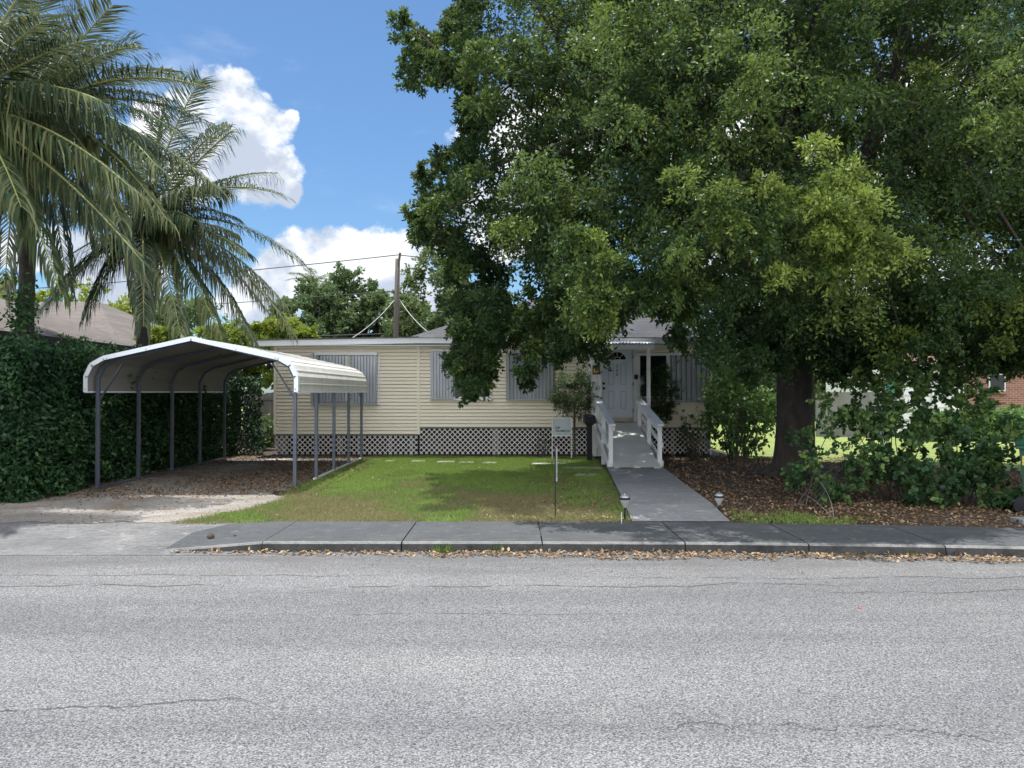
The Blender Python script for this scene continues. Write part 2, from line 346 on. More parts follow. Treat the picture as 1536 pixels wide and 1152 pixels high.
# ------------------------------------------------------------------ ground
def lin(x): return (max(0, x) if x < 7 else 7)
def yk(x): x0 = min(max(x, 0), 7); return 8.9-.009*x0*x0-.10*max(0, x-7)
def yb(x): x0 = min(max(x, 0), 7); return 10.33-.012*x0*x0-.10*max(0, x-7)
RZ = -.10
o = MB().poly([(-90, -60, RZ), (90, -60, RZ), (90, 10.9, RZ), (-90, 10.9, RZ)]).build('road', M['road']); tag(o, kind='structure')
mb = MB(); mb.poly([(-110, 10.15, -.006), (-4.1, 10.25, -.006), (-3.0, 10.25, -.006), (-2.8, 9.5, -.006), (30, 8.2, -.006), (110, 2, -.006), (110, 260, -.006), (-110, 260, -.006)])
tag(mb.build('ground', M['soil']), kind='structure')
def wob(pts, step=.25, amp=.08, z=0):
    out = []
    for i, a in enumerate(pts):
        b_ = pts[(i+1) % len(pts)]; n = max(1, int(math.dist(a, b_)/step))
        for k in range(n):
            q = k/n; x = a[0]+(b_[0]-a[0])*q; y = a[1]+(b_[1]-a[1])*q
            out.append((x+random.uniform(-amp, amp), y+random.uniform(-amp, amp), z))
    return out
gravel_pts = [(-16, 10.3), (-4.35, 10.3), (-4.2, 10.9), (-3.9, 11.5), (-3.7, 12.3), (-4.1, 13.4), (-3.95, 16), (-3.95, 20.8), (-16, 20.8)]
tag(MB().poly(wob(gravel_pts, .16, .10, .008)).build('driveway', M['gravel']), kind='structure')
mb = MB(); xs = [-30, -20, -12, -8, -6, -5, -4.4, -3.9, -3.6, -2.95]
for a, c_ in zip(xs[:-1], xs[1:]):
    pr_ = [(8.7, RZ+.004), (9.2, -.083), (9.75, -.05), (10.15, .003), (10.7, .003)] if c_ < -3.5 else [(8.7, RZ+.004), (9.2, -.095), (9.8, -.09), (10.4, -.03)]
    for (ya_, za_), (yb_, zb_) in zip(pr_[:-1], pr_[1:]): mb.poly([(a, ya_, za_), (c_, ya_, za_), (c_, yb_, zb_), (a, yb_, zb_)])
tag(mb.build('driveway_apron', M['apron']), kind='structure')
lawn_pts = [(-4.5, 10.15), (-4.35, 10.2), (-3.6, 10.22), (-3.1, 10.3), (0, 10.3), (1.55, 10.25), (1.62, 10.4), (2.1, 17.2), (2.1, 20.6), (-3.9, 20.75), (-3.9, 16), (-3.9, 13.3), (-3.7, 12.4), (-3.9, 11.5), (-4.2, 10.9)]
tag(MB().poly([(x, y, .006) for x, y in lawn_pts]).build('front_lawn', M['lawn']), kind='structure')
tag(MB().poly([(x, y, .004) for x, y in ((6.2, 20.3), (9.5, 17.8), (14, 15.5), (40, 14), (90, 20), (90, 90), (-60, 90), (-60, 34), (6.2, 34))]).build('side_lawn', M['grassfar']), kind='structure')

# pavement slabs
mb = MB(); xs = [-4.05, -3.75, -3.3, -2.9, -1.28, .35, 2.0, 3.4, 4.9, 6.4, 8, 9.6, 11.2, 13, 15, 18, 22, 28, 36]
def ztop(x): return 0.0 if x >= -2.9 else -.093*min(1, (-2.9-x)/1.15)
def yback(x): return yb(x) if x >= -3.3 else yb(x)-[.02, .2, .6][0 if x > -3.5 else (1 if x > -3.9 else 2)]
for i, (a, c_) in enumerate(zip(xs[:-1], xs[1:])):
    g_ = .008 if i >= 3 else 0
    if i in (11, 10): g_ = .012
    za, zc = ztop(a)+.012, ztop(c_)+.012; ya, yc = yk(a), yk(c_); ba, bc = yback(a), yback(c_); A = a+g_; C = c_-g_
    k = .055; hb = lambda x_, z_: .012 if x_ > -3.4 else (.006 if x_ > -3.9 else -.03); zba, zbc = hb(a, za), hb(c_, zc)
    mb.poly([(A, ya+k, za), (C, yc+k, zc), (C, bc, zbc), (A, ba, zba)], 0)
    mb.poly([(A, ya+.02, za-.004), (C, yc+.02, zc-.004), (C, yc+k, zc), (A, ya+k, za)], 2)
    mb.poly([(A, ya, za-.022), (C, yc, zc-.022), (C, yc+.02, zc-.004), (A, ya+.02, za-.004)], 2)
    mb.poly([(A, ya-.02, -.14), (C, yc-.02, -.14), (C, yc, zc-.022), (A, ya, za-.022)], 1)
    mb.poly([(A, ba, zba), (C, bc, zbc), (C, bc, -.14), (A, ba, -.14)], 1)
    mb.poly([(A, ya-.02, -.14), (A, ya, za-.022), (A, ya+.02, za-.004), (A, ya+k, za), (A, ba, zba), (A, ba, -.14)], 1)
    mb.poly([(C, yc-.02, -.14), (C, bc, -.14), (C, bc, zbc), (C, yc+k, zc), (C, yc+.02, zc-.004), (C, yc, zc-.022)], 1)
tag(mb.build('sidewalk', [M['sidewalk'], M['kerbface'], M['kerbtop']]), kind='structure')
mb = MB(); ys = [10.3, 11.6, 12.9, 14.2, 15.6, 17.3]
def wx(y): q = (y-10.2)/6.7; return 1.60+.5*q, 2.92+.43*q
for i, (a, c_) in enumerate(zip(ys[:-1], ys[1:])):
    za = .02 if i == 0 else .075; zc = .075; c2 = c_-.012
    (l0, r0), (l1, r1) = wx(a), wx(c2)
    mb.poly([(l0, a, za), (r0, a, za), (r1, c2, zc), (l1, c2, zc)], 0)
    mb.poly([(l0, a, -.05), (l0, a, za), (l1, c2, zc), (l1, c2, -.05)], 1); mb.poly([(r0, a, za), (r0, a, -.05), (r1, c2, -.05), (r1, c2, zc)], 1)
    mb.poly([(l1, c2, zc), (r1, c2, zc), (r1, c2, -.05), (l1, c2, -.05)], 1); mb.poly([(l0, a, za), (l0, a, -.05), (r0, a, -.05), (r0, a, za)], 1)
tag(mb.build('walkway', [M['walk'], M['kerbface']]), kind='structure')

# ------------------------------------------------------------------ point-in-polygon
def inpoly(x, y, poly):
    c_ = np.zeros(len(x), bool); n = len(poly); j = n-1
    for i in range(n):
        xi, yi = poly[i][:2]; xj, yj = poly[j][:2]
        with np.errstate(divide='ignore', invalid='ignore'):
            k = ((yi > y) != (yj > y)) & (x < (xj-xi)*(y-yi)/((yj-yi) if yj != yi else 1e-9)+xi)
        c_ ^= k; j = i
    return c_
def fbm2(x, y, s, seed=0):
    r = np.random.default_rng(seed); out = 0; a = 1
    for o_ in range(5):
        for _ in range(3):
            th = r.uniform(0, 6.28); k = s*(1.8**o_)*r.uniform(.7, 1.4)*2; out = out+a*np.sin((x*math.cos(th)+y*math.sin(th))*k+r.uniform(0, 6.28))
        a *= .6
    return out/4.0
# grass blades
def grass(name, poly, n, hmin, hmax, dens=None, tonefn=None, z=0.0):
    xs_ = [p[0] for p in poly]; ys_ = [p[1] for p in poly]
    x = rng.uniform(min(xs_)-.15, max(xs_)+.1, n); y = rng.uniform(min(ys_), max(ys_), n)
    jx = x+rng.normal(0, .07, n); jy = y+rng.normal(0, .04, n)
    k = inpoly(jx, jy, poly)
    if dens is not None: k &= rng.random(n) < dens(x, y)
    x, y = x[k], y[k]; n = len(x); h = rng.uniform(hmin, hmax, n)*(1+.35*fbm2(x, y, 2.0, 5))
    th = rng.uniform(0, 6.283, n); wd = rng.uniform(.0035, .007, n); ln = rng.normal(0, .5, (n, 2))*h[:, None]
    b0 = np.stack([x-np.cos(th)*wd, y-np.sin(th)*wd, np.full(n, z)], 1); b1 = np.stack([x+np.cos(th)*wd, y+np.sin(th)*wd, np.full(n, z)], 1)
    tp = np.stack([x+ln[:, 0], y+ln[:, 1], z+h], 1)
    tone = tonefn(x, y) if tonefn else np.full(n, .6)
    return npmesh(name, np.stack([b0, b1, tp], 1), 3, M['grass'], None, np.clip(tone+rng.normal(0, .14, n), 0, 1))
def lawn_tone(x, y):
    dry = np.clip(.42+1.3*fbm2(x, y, 1.5, 3)*np.clip(.6+.5*fbm2(x, y, 5, 13), .2, 1.2)-np.clip((y-13.6)/1.8, -1, 1)*.5, 0, 1)
    return .80-.80*dry
def lawn_dens(x, y): return np.clip(.95-.35*np.clip(fbm2(x, y, 1.3, 4), 0, 1)-np.clip((x-.6), 0, 1.5)*.25, .25, 1)
tag(grass('lawn_grass', lawn_pts, 330000, .022, .055, lawn_dens, lawn_tone, .004), 'short patchy grass on the front lawn, green by the house and dry near the pavement', 'grass', kind='stuff')
gp2 = [(3.0, 10.3), (3.15, 11.1), (4.3, 11.0), (5.4, 10.6), (6.8, 10.2), (6.9, 9.9), (4.8, 10.05), (3.0, 10.25)]
tag(grass('verge_grass', gp2, 26000, .03, .08, lambda x, y: np.clip(-.15+1.4*fbm2(x, y, 1.6, 8)+.5*(x < 4.2), 0, .8), lambda x, y: np.full(len(x), .72)), 'tufts of green grass at the back of the pavement right of the walkway', 'grass', kind='stuff')

# leaf litter
def litter(name, n, xr, yr, dens, L=(.035, .075), z=0.012, label='', tone0=.45):
    x = rng.uniform(*xr, n); y = rng.uniform(*yr, n); k = rng.random(n) < dens(x, y); x, y = x[k], y[k]; n = len(x)
    zz = (z(x, y) if callable(z) else np.full(n, z))+rng.random(n)*.012
    dvec = rng.normal(size=(n, 3)); dvec[:, 2] *= .28; nz_ = rng.normal(size=(n, 3))*.45; nz_[:, 2] = 1
    Ls = rng.uniform(*L, n)
    V = leafpoly(np.stack([x, y, zz], 1), dvec, Ls, Ls*rng.uniform(.4, .62, n), nz=nz_)
    V[:, 1, 2] += Ls*.12; V[:, 3, 2] += Ls*.12
    o = npmesh(name, V, 4, M['litter'], None, np.clip(rng.normal(tone0, .25, n), 0, 1)); V = None
    return tag(o, label, 'leaf litter', kind='stuff')
def walkx(y): q = (y-10.2)/6.7; return 2.92+.43*q
litter('fallen_leaves', 95000, (2.9, 14), (9.75, 20.5), lambda x, y: ((x > walkx(y)+.03) & (y > yb(0)-.012*np.minimum(np.maximum(x, 0), 7)**2-.1*np.maximum(0, x-7)+.03) & (x < 12.5-(y-10)*.55+2)).astype(float)*np.clip(.62+.5*fbm2(x, y, 1.2, 21), .1, 1)*np.clip(1.25-(y-10)*.07, .4, 1), label='brown fallen leaves spread under the big shade tree')
litter('carport_leaves', 42000, (-10, -3.3), (9.9, 20.8), lambda x, y: np.clip((fbm2(x, y, .8, 31)+.05+np.clip((y-12.6)*.6, -1.1, .7)), .018, 1), L=(.03, .07), label='reddish brown dry leaves drifted over the ground under the carport', tone0=.33)
litter('gutter_leaves', 15000, (-3.9, 14), (7.9, 9.0), lambda x, y: (y < yk(0)-.009*np.minimum(np.maximum(x, 0), 7)**2-.1*np.maximum(0, x-7)-.02)*(y > yk(0)-.009*np.minimum(np.maximum(x, 0), 7)**2-.1*np.maximum(0, x-7)-.10-.26*np.clip((x+3.9)/4, 0.05, 1)*(1+.45*fbm2(x, y*0, 3, 9)))*1.0, L=(.03, .075), z=RZ+.008, label='dry tan leaves gathered in the gutter along the kerb', tone0=.55)
litter('lawn_leaves', 9000, (-3.4, 2.0), (10.4, 18.5), lambda x, y: ((x < 1.55+(y-10.2)*.075) & (x > -3.9))*np.clip(np.exp(-((x-1.0)**2/1.0+(y-13)**2/7))*1.2+.06+.9*np.exp(-((y-10.4)/.25)**2)*(x > -.5), 0, 1), L=(.03, .06), z=.02, label='scattered brown leaves lying in the lawn beside the walkway')
litter('pavement_leaves', 260, (-3, 9), (7.6, 10.2), lambda x, y: np.full(len(x), .5), L=(.015, .04), z=lambda x, y: np.where(y > yk(0)-.009*np.minimum(np.maximum(x, 0), 7)**2+.1, .014, RZ+.006)+0*x, label='few small leaf bits strewn over the pavement and the road edge')
# weeds in gutter
for i, (px, py, s_, lb) in enumerate(((668, 828, 1.0, 'small green weed in the gutter, leftmost of the weeds'), (745, 827, .8, 'low green weed in the gutter near the pavement joint'), (1072, 826, .9, 'sprawling weed in the gutter below the front walkway'), (1365, 832, .6, 'tiny weed at the kerb foot far right of the gutter'))):
    g = G(px, py, RZ); n = 160
    p = np.array(g)+rng.normal(0, 1, (n, 3))*np.array((.06*s_, .03, 0)); dv = unit(n, .9); Ls = rng.uniform(.05, .13, n)*s_
    tag(npmesh('weed', leafpoly(p, dv, Ls, Ls*.12), 4, M['weed'], None, rng.random(n)), lb, 'weed', 'weeds in the gutter')

# ------------------------------------------------------------------ house
HYW = 21.2; SCL = F/HYW
def hx(px): return (px-CX)/SCL
def hz(py): return H-(py-HY)/SCL
house = empty('bungalow', (0, 24, 0), 'single storey cream sided bungalow with metal storm shutters and white lattice skirting', 'house')
XL, XM, XR = hx(411), hx(628), hx(1068); ZL, ZM = hz(651.5), hz(641); ZT = 3.16
W2 = (hx(679), hx(737), hz(598), hz(525)); W4 = (hx(957), hx(1004), hz(597), hz(531)); DR = (hx(894), hx(957), hz(634), 3.1)
def siding(name, x0, x1, z0, z1, holes=()):
    mb = MB(); p = .098; n = int(math.ceil((z1-z0)/p)); y = HYW
    for i in range(n):
        a = z0+i*p; c_ = min(z1, a+p); segs = [(x0, x1)]
        for (hx0, hx1, hz0, hz1) in holes:
            if hz0 < (a+c_)/2 < hz1:
                ns = []
                for s0, s1 in segs:
                    if hx1 <= s0 or hx0 >= s1: ns.append((s0, s1)); continue
                    if s0 < hx0: ns.append((s0, hx0))
                    if s1 > hx1: ns.append((hx1, s1))
                segs = ns
        for s0, s1 in segs:
            g_ = a+.017
            mb.poly([(s0, y-.024, g_), (s1, y-.024, g_), (s1, y-.006, c_), (s0, y-.006, c_)])
            mb.poly([(s0, y+.065, g_), (s1, y+.065, g_), (s1, y-.024, g_), (s0, y-.024, g_)])
            mb.poly([(s0, y+.065, a), (s1, y+.065, a), (s1, y+.065, g_), (s0, y+.065, g_)])
            mb.poly([(s0, y-.006, a), (s1, y-.006, a), (s1, y+.065, a), (s0, y+.065, a)])
    return mb.build(name, M['siding'], house)
siding('wall', XL+.07, XM-.04, ZL, ZT); siding('wall', XM+.04, XR-.06, ZM, ZT, (W2, W4, DR))
mb = MB(); mb.box((XL+.01, HYW+.14, ZL), (XM, 28.6, ZT+.02)); mb.box((XM+.01, HYW+.14, ZM), (XR-.01, 29, ZT+.02)); mb.build('inner_wall', M['siding'], house)
for a, b_, z in ((XL, XL+.07, ZL), (XM-.04, XM+.04, ZL), (XR-.06, XR, ZM)): MB().box((a, HYW-.03, z), (b_, HYW+.13, ZT)).build('corner_trim', M['siding'], house)
# fascia + roofs
FY = 20.76; s2 = F/FY
fa = [((380-CX)/s2, H+(HY-511)/s2), ((628-CX)/s2, H+(HY-506.5)/s2)]
mb = MB(); e = .15
def prism(mb, x0, z0, x1, z1, h, y0, y1, mi=0):
    k = [(x0, y0, z0-h), (x1, y0, z1-h), (x1, y1, z1-h), (x0, y1, z0-h), (x0, y0, z0), (x1, y0, z1), (x1, y1, z1), (x0, y1, z0)]
    for q in ((0,3,2,1),(4,5,6,7),(0,1,5,4),(1,2,6,5),(2,3,7,6),(3,0,4,7)): mb.poly([k[i] for i in q], mi)
XE = 5.72; zf = fa[1][1]
prism(mb, fa[0][0], fa[0][1], fa[1][0], zf, .15, FY, FY+.03); prism(mb, fa[1][0], zf, XE, zf-.02, .15, FY, FY+.03)
mb.box((XE-.03, FY+.03, zf-.17), (XE, 29.6, zf-.02)); mb.build('fascia', M['fascia'], house)
mb = MB(); prism(mb, fa[0][0]-.02, fa[0][1]+.035, fa[1][0], zf+.035, .035, FY-.03, 28.9); mb.box((fa[0][0]+.03, FY+.03, fa[0][1]-.13), (XE-.03, HYW+.12, fa[0][1]-.11), 1); mb.build('flat_roof', [M['shingle'], M['fascia']], house)
mb = MB(); x0, x1, y0, y1, z0 = fa[1][0]-.3, XE+.02, FY-.04, 29.6, zf+.004; hw = (y1-y0)/2; zr = z0+hw*.40
r0 = (x0+hw-.3, y0+hw, zr); r1 = (x1-hw+.3, y0+hw, zr)
if r1[0] < r0[0]: r0 = r1 = ((r0[0]+r1[0])/2, y0+hw, zr)
mb.poly([(x0, y0, z0), (x1, y0, z0), r1, r0] if r0 != r1 else [(x0, y0, z0), (x1, y0, z0), r0]); mb.poly([(x1, y0, z0), (x1, y1, z0), r1]); mb.poly([(x1, y1, z0), (x0, y1, z0), r0] if r0 == r1 else [(x1, y1, z0), (x0, y1, z0), r0, r1]); mb.poly([(x0, y1, z0), (x0, y0, z0), r0])
mb.build('hip_roof', M['shingle'], house)
# lattice
def lattice(x0, x1, z0, z1, mats=M['lattice']):
    mb = MB(); p = .143; wd = .043; y = HYW+.01
    for sgn, yy in ((1, y), (-1, y-.007)):
        c0 = (z0-x1) if sgn > 0 else (z0+x0); c1 = (z1-x0) if sgn > 0 else (z1+x1)
        c_ = math.floor(c0/p)*p
        while c_ < c1:
            c_ += p
            for_ = []
            q = wd/2*math.sqrt(2)
            pts = []
            # clip centre line z = sgn*x + c_
            xa, xb = x0, x1
            lo, hi = z0+.0, z1
            if sgn > 0: xa = max(xa, lo-c_); xb = min(xb, hi-c_)
            else: xa = max(xa, c_-hi); xb = min(xb, c_-lo)
            if xb-xa < .02: continue
            za, zb = sgn*xa+c_, sgn*xb+c_; k = q/2
            a1 = (xa-k*sgn*.0, yy, za+k); mb.poly([(xa, yy, za-k), (xb, yy, zb-k), (xb, yy, zb+k), (xa, yy, za+k)])
    return mb.build('lattice', mats, house)
lattice(XL+.02, XM-.03, .03, ZL-.03); lattice(XM+.03, hx(890), .035, ZM-.03); lattice(hx(962), XR, .05, ZM-.03)
mb = MB()
for px in (427, 510, 538, 585, 617): mb.box((hx(px)-.05, HYW+.05, -.01), (hx(px)+.05, HYW+.09, ZL-.01))
for px in (742, 746, 863, 1010, 1052): mb.box((hx(px)-.05, HYW+.05, -.01), (hx(px)+.05, HYW+.09, ZM-.01))
mb.box((XL, HYW-.006, ZL-.04), (XM-.04, HYW+.04, ZL-.003)); mb.box((XM+.04, HYW-.006, ZM-.04), (XR, HYW+.04, ZM-.003)); mb.build('skirting_post', M['wood_old'], house)
mb = MB(); mb.box((XL+.05, HYW+.7, -.005), (XM+.01, HYW+.75, ZL+.03)); mb.box((XM+.011, HYW+.7, -.005), (XR-.05, HYW+.75, ZM+.03)); mb.box((XL+.05, HYW+.1, ZL+.0), (XM, HYW+.7, ZL+.03)); mb.box((XM+.01, HYW+.1, ZM+.0), (XR-.05, HYW+.7, ZM+.03)); mb.build('crawl_shade_backing', M['crawl_dark'], house)  # dark boxes behind the lattice, underfloor shade put into their colour
MB().box((XL+.01, HYW+.145, -.005), (XL+.03, HYW+.7, ZL+.01)).build('side_skirt', M['lattice'], house); MB().box((XR-.03, HYW+.1, -.005), (XR-.01, 29, ZM)).build('side_skirt', M['lattice'], house)
# shutters
def shutter(parent, x0, x1, z0, z1, y, pitch=.085, depth=.035, mat=M['shutter'], name='shutter'):
    mb = MB(); x = x0; pts = []; k = 0
    while x < x1-.002:
        for dx, dy in ((0, 0), (.32, 0), (.42, -depth), (.90, -depth)):
            if x+dx*pitch <= x1: pts.append((x+dx*pitch, y+dy))
        x += pitch
    pts.append((x1, y))
    for (xa, ya), (xb, yb_) in zip(pts[:-1], pts[1:]): mb.poly([(xa, ya, z0), (xb, yb_, z0), (xb, yb_, z1), (xa, ya, z1)])
    mb.poly([(x0, y, z0)]+[(a, b_, z0) for a, b_ in pts[1:-1]]+[(x1, y, z0)][::-1])
    return mb.build(name, mat, parent)
def window(x0, x1, z0, z1, lab=None):
    mb = MB(); y = HYW-.045; wd = .05
    mb.box((x0, y, z0), (x0+wd, HYW+.05, z1)); mb.box((x1-wd, y, z0), (x1, HYW+.05, z1)); mb.box((x0+wd, y, z0), (x1-wd, HYW+.05, z0+wd)); mb.box((x0+wd, y, z1-wd), (x1-wd, HYW+.05, z1))
    o = mb.build('window', M['white'], house)
    MB().box((x0+wd, HYW+.0, z0+wd), (x1-wd, HYW+.012, z1-wd)).build('pane', M['glass'], o)
    if lab: o['label'] = lab
    return o
def rail(parent, x0, x1, z, y=HYW-.10, h=.05, mat=M['white']): return MB().box((x0, y, z), (x1, HYW-.021, z+h)).build('shutter_rail', mat, parent)
w1 = window(hx(470), hx(570), hz(607), hz(528), 'left window wholly covered by grey corrugated shutters')
shutter(w1, hx(467), hx(480), hz(605), hz(530), HYW-.055); shutter(w1, hx(481), hx(519), hz(603), hz(534), HYW-.075)
shutter(w1, hx(519.5), hx(527), hz(601), hz(534), HYW-.12, pitch=.2, mat=M['shutter_pale']); shutter(w1, hx(528), hx(566), hz(604), hz(534), HYW-.075)
rail(w1, hx(474), hx(567), hz(533), HYW-.14, .08); rail(w1, hx(467), hx(567), hz(607), HYW-.09, .03, M['shutter'])
w2 = window(*W2, 'partly shuttered window with white sill behind hanging tree leaves')
MB().box((hx(706)-.03, HYW-.05, W2[2]), (hx(706)+.03, HYW+.0, W2[3])).build('mullion', M['white'], w2)
MB().box((hx(680), HYW-.09, hz(600.5)), (hx(738), HYW-.046, hz(596))).build('sill', M['white'], w2)
shutter(w2, hx(646), hx(681), hz(597), hz(527), HYW-.075); rail(w2, hx(645), hx(690), hz(527), HYW-.13, .05); rail(w2, hx(645), hx(681), hz(599), HYW-.12, .03, M['shutter'])
w3 = window(hx(761), hx(828), hz(599), hz(527), 'middle window closed by vertical grey metal shutters')
shutter(w3, hx(759), hx(829), hz(598), hz(529), HYW-.075, .10, .045); rail(w3, hx(758), hx(831), hz(529), HYW-.13, .05); rail(w3, hx(759), hx(829), hz(600), HYW-.12, .03, M['shutter'])
w4 = window(*W4, 'wide dark picture window beside the door with shutters drawn over its right half')
shutter(w4, hx(1003), hx(1063), hz(601), hz(533), HYW-.075, .14, .06); rail(w4, hx(955), hx(1065), hz(533), HYW-.13, .06); rail(w4, hx(1003), hx(1063), hz(603), HYW-.12, .03, M['shutter'])
MB().box((hx(999), HYW-.12, hz(602)), (hx(1003), HYW-.021, hz(533))).build('mullion', M['white'], w4)
# door
YD = HYW-.02
dx0, dx1, dz0, dz1 = hx(902), hx(949.5), hz(626), hz(521.5)
mb = MB(); mb.box((hx(894), YD-.05, dz0-.12), (dx0, YD+.12, dz1+.14)); mb.box((dx1, YD-.05, dz0-.12), (hx(957), YD+.12, dz1+.14)); mb.box((dx0, YD-.05, dz1), (dx1, YD+.12, dz1+.14)); mb.build('door_frame', M['white'], house)
door = MB().box((dx0+.008, YD, dz0), (dx1-.008, YD+.05, dz1-.008)).build('door', M['door'], house)
door['label'] = 'pale blue-white front door with a half-round fanlight and three upright number digits'
dw = dx1-dx0; cxd = (dx0+dx1)/2
def panel(x0, x1, z0, z1):
    mb = MB(); g_ = .022
    for a, b_ in (((x0, z0), (x1, z0+g_)), ((x0, z1-g_), (x1, z1)), ((x0, z0+g_), (x0+g_, z1-g_)), ((x1-g_, z0+g_), (x1, z1-g_))): mb.box((a[0], YD-.005, a[1]), (b_[0], YD-.0005, b_[1]))
    mb.box((x0+.05, YD-.007, z0+.05), (x1-.05, YD-.0005, z1-.05), 1)
    mb.build('door_panel', [M['trimdoor'], M['door']], door)
def dz(f): return dz1-(dz1-dz0)*f
for x0, x1 in ((cxd-.25, cxd-.085), (cxd+.085, cxd+.25)): panel(x0, x1, dz(.53), dz(.225)); panel(x0, x1, dz(.875), dz(.62))
zc = dz(.175); R_ = .245
mb = MB(); n = 20
ring = [(cxd+R_*math.cos(math.pi*i/n), YD-.004, zc+R_*.92*math.sin(math.pi*i/n)) for i in range(n+1)]; mb.poly(ring); fan = mb.build('fanlight', M['glass'], door)
mb = MB()
for i in range(n): mb.bar((ring[i][0], YD-.012, ring[i][2]), (ring[i+1][0], YD-.012, ring[i+1][2]), .02, .022, up=(0, 1, 0))
mb.bar((cxd-R_-.01, YD-.0125, zc), (cxd+R_+.01, YD-.0125, zc), .019, .024, up=(0, 1, 0))
for ang in (45, 90, 135): mb.bar((cxd+.08*math.cos(math.radians(ang)), YD-.010, zc+.075*math.sin(math.radians(ang))), (cxd+R_*math.cos(math.radians(ang)), YD-.010, zc+R_*.92*math.sin(math.radians(ang))), .012, .014, up=(0, 1, 0))
for i in range(8): a, b_ = math.pi*i/8, math.pi*(i+1)/8; mb.bar((cxd+.085*math.cos(a), YD-.0105, zc+.075*math.sin(a)), (cxd+.085*math.cos(b_), YD-.0105, zc+.075*math.sin(b_)), .012, .014, up=(0, 1, 0))
mb.build('fanlight_bars', M['white'], fan)
def text(name, s, size, loc, mat, parent, ext=.003, rot=(math.radians(90), 0, 0), align='CENTER'):
    cu = bpy.data.curves.new(name, 'FONT'); cu.body = s; cu.size = size; cu.extrude = ext; cu.align_x = align; cu.align_y = 'CENTER'; cu.offset = size*.012
    tmp = bpy.data.objects.new('tmp', cu); COL.objects.link(tmp); dg = bpy.context.evaluated_depsgraph_get()
    me = bpy.data.meshes.new_from_object(tmp.evaluated_get(dg)); bpy.data.objects.remove(tmp); me.materials.clear(); me.materials.append(mat)
    o = link(name, me, parent); o.location = Vector(loc)-wloc(parent); o.rotation_euler = rot; return o
for ch, f in (('3', .265), ('6', .325), ('0', .385)): text('number_digit', ch, .125, (cxd-.005, YD-.006, dz(f)), M['steel'], door)
for f in (.515, .585):
    mb = MB(); c_ = (dx0+.06, YD-.03, dz(f)); n = 12
    for j in range(3): pass
    mb.tube([(c_[0], YD-.001, c_[2]), (c_[0], YD-.03, c_[2]), (c_[0], YD-.06, c_[2])], [.032, .020, .034], 12); mb.build('door_handle' if f > .55 else 'deadbolt', M['black'], door)
for f in (.13, .52, .9): MB().box((dx1-.02, YD-.056, dz(f)-.05), (dx1+.004, YD-.0505, dz(f)+.05)).build('hinge', M['black'], door)
# porch
mb = MB(); mb.box((hx(895), 20.0, .84), (3.68, 21.13, .93)); mb.box((2.4, 20.05, 0), (3.6, 20.10, .84)); mb.build('porch_platform', [M['ramp']], house)
PZ = .93
mb = MB(); mb.box((3.52, 19.98, PZ), (3.61, 20.07, 2.90)); mb.build('porch_post', M['white'], house)
for xa, xb in ((2.13, 2.235), (2.25, 2.36)): MB().box((xa, 20.2, .06), (xb, 20.24, 3.0)).build('side_board', M['white'], house)
MB().box((2.1, 20.26, 0.1), (2.16, 21.1, 3.0)).build('side_board', M['white'], house)
MB().box((2.05, 19.93, 2.86), (3.72, 19.975, 2.985)).build('porch_beam', M['white'], house)
mb = MB(); x = 2.0; pts = []
while x < 3.78: pts.append((x, .02*math.sin((x-2)*2*math.pi/.085))); x += .0106
for (xa, za), (xb, zb) in zip(pts[:-1], pts[1:]): mb.poly([(xa, 19.85, 3.01+za), (xb, 19.85, 3.01+zb), (xb, 20.75, 3.10+zb), (xa, 20.75, 3.10+za)])
mb.build('porch_roof', M['white'], house)
mb = MB().box((2.28, 20.35, PZ+.003), (3.05, 20.85, PZ+.015))
for i in range(4): mb.box((2.44, 20.38+i*.12, PZ+.016), (2.98, 20.43+i*.12, PZ+.019), 1)
tag(mb.build('door_mat', [M['cloth'], M['black']]), 'grey door mat with dark stripes lying before the front door', 'door mat')
MB().box((hx(951), YD-.09, hz(569)), (hx(956), YD-.051, hz(562))).build('doorbell', M['black'], house)
pl = MB().box((2.12, 20.165, hz(563)), (2.32, 20.197, hz(550))).build('plaque', M['plaque'])
tag(pl, 'small brown wooden plaque hung on the white board left of the door', 'plaque')
MB().box((2.15, 20.160, 2.26), (2.19, 20.164, 2.36)).poly([(2.2, 20.163, 2.25), (2.29, 20.163, 2.29), (2.28, 20.163, 2.31), (2.2, 20.163, 2.28)]).build('plaque_marks', M['yellow'], pl)

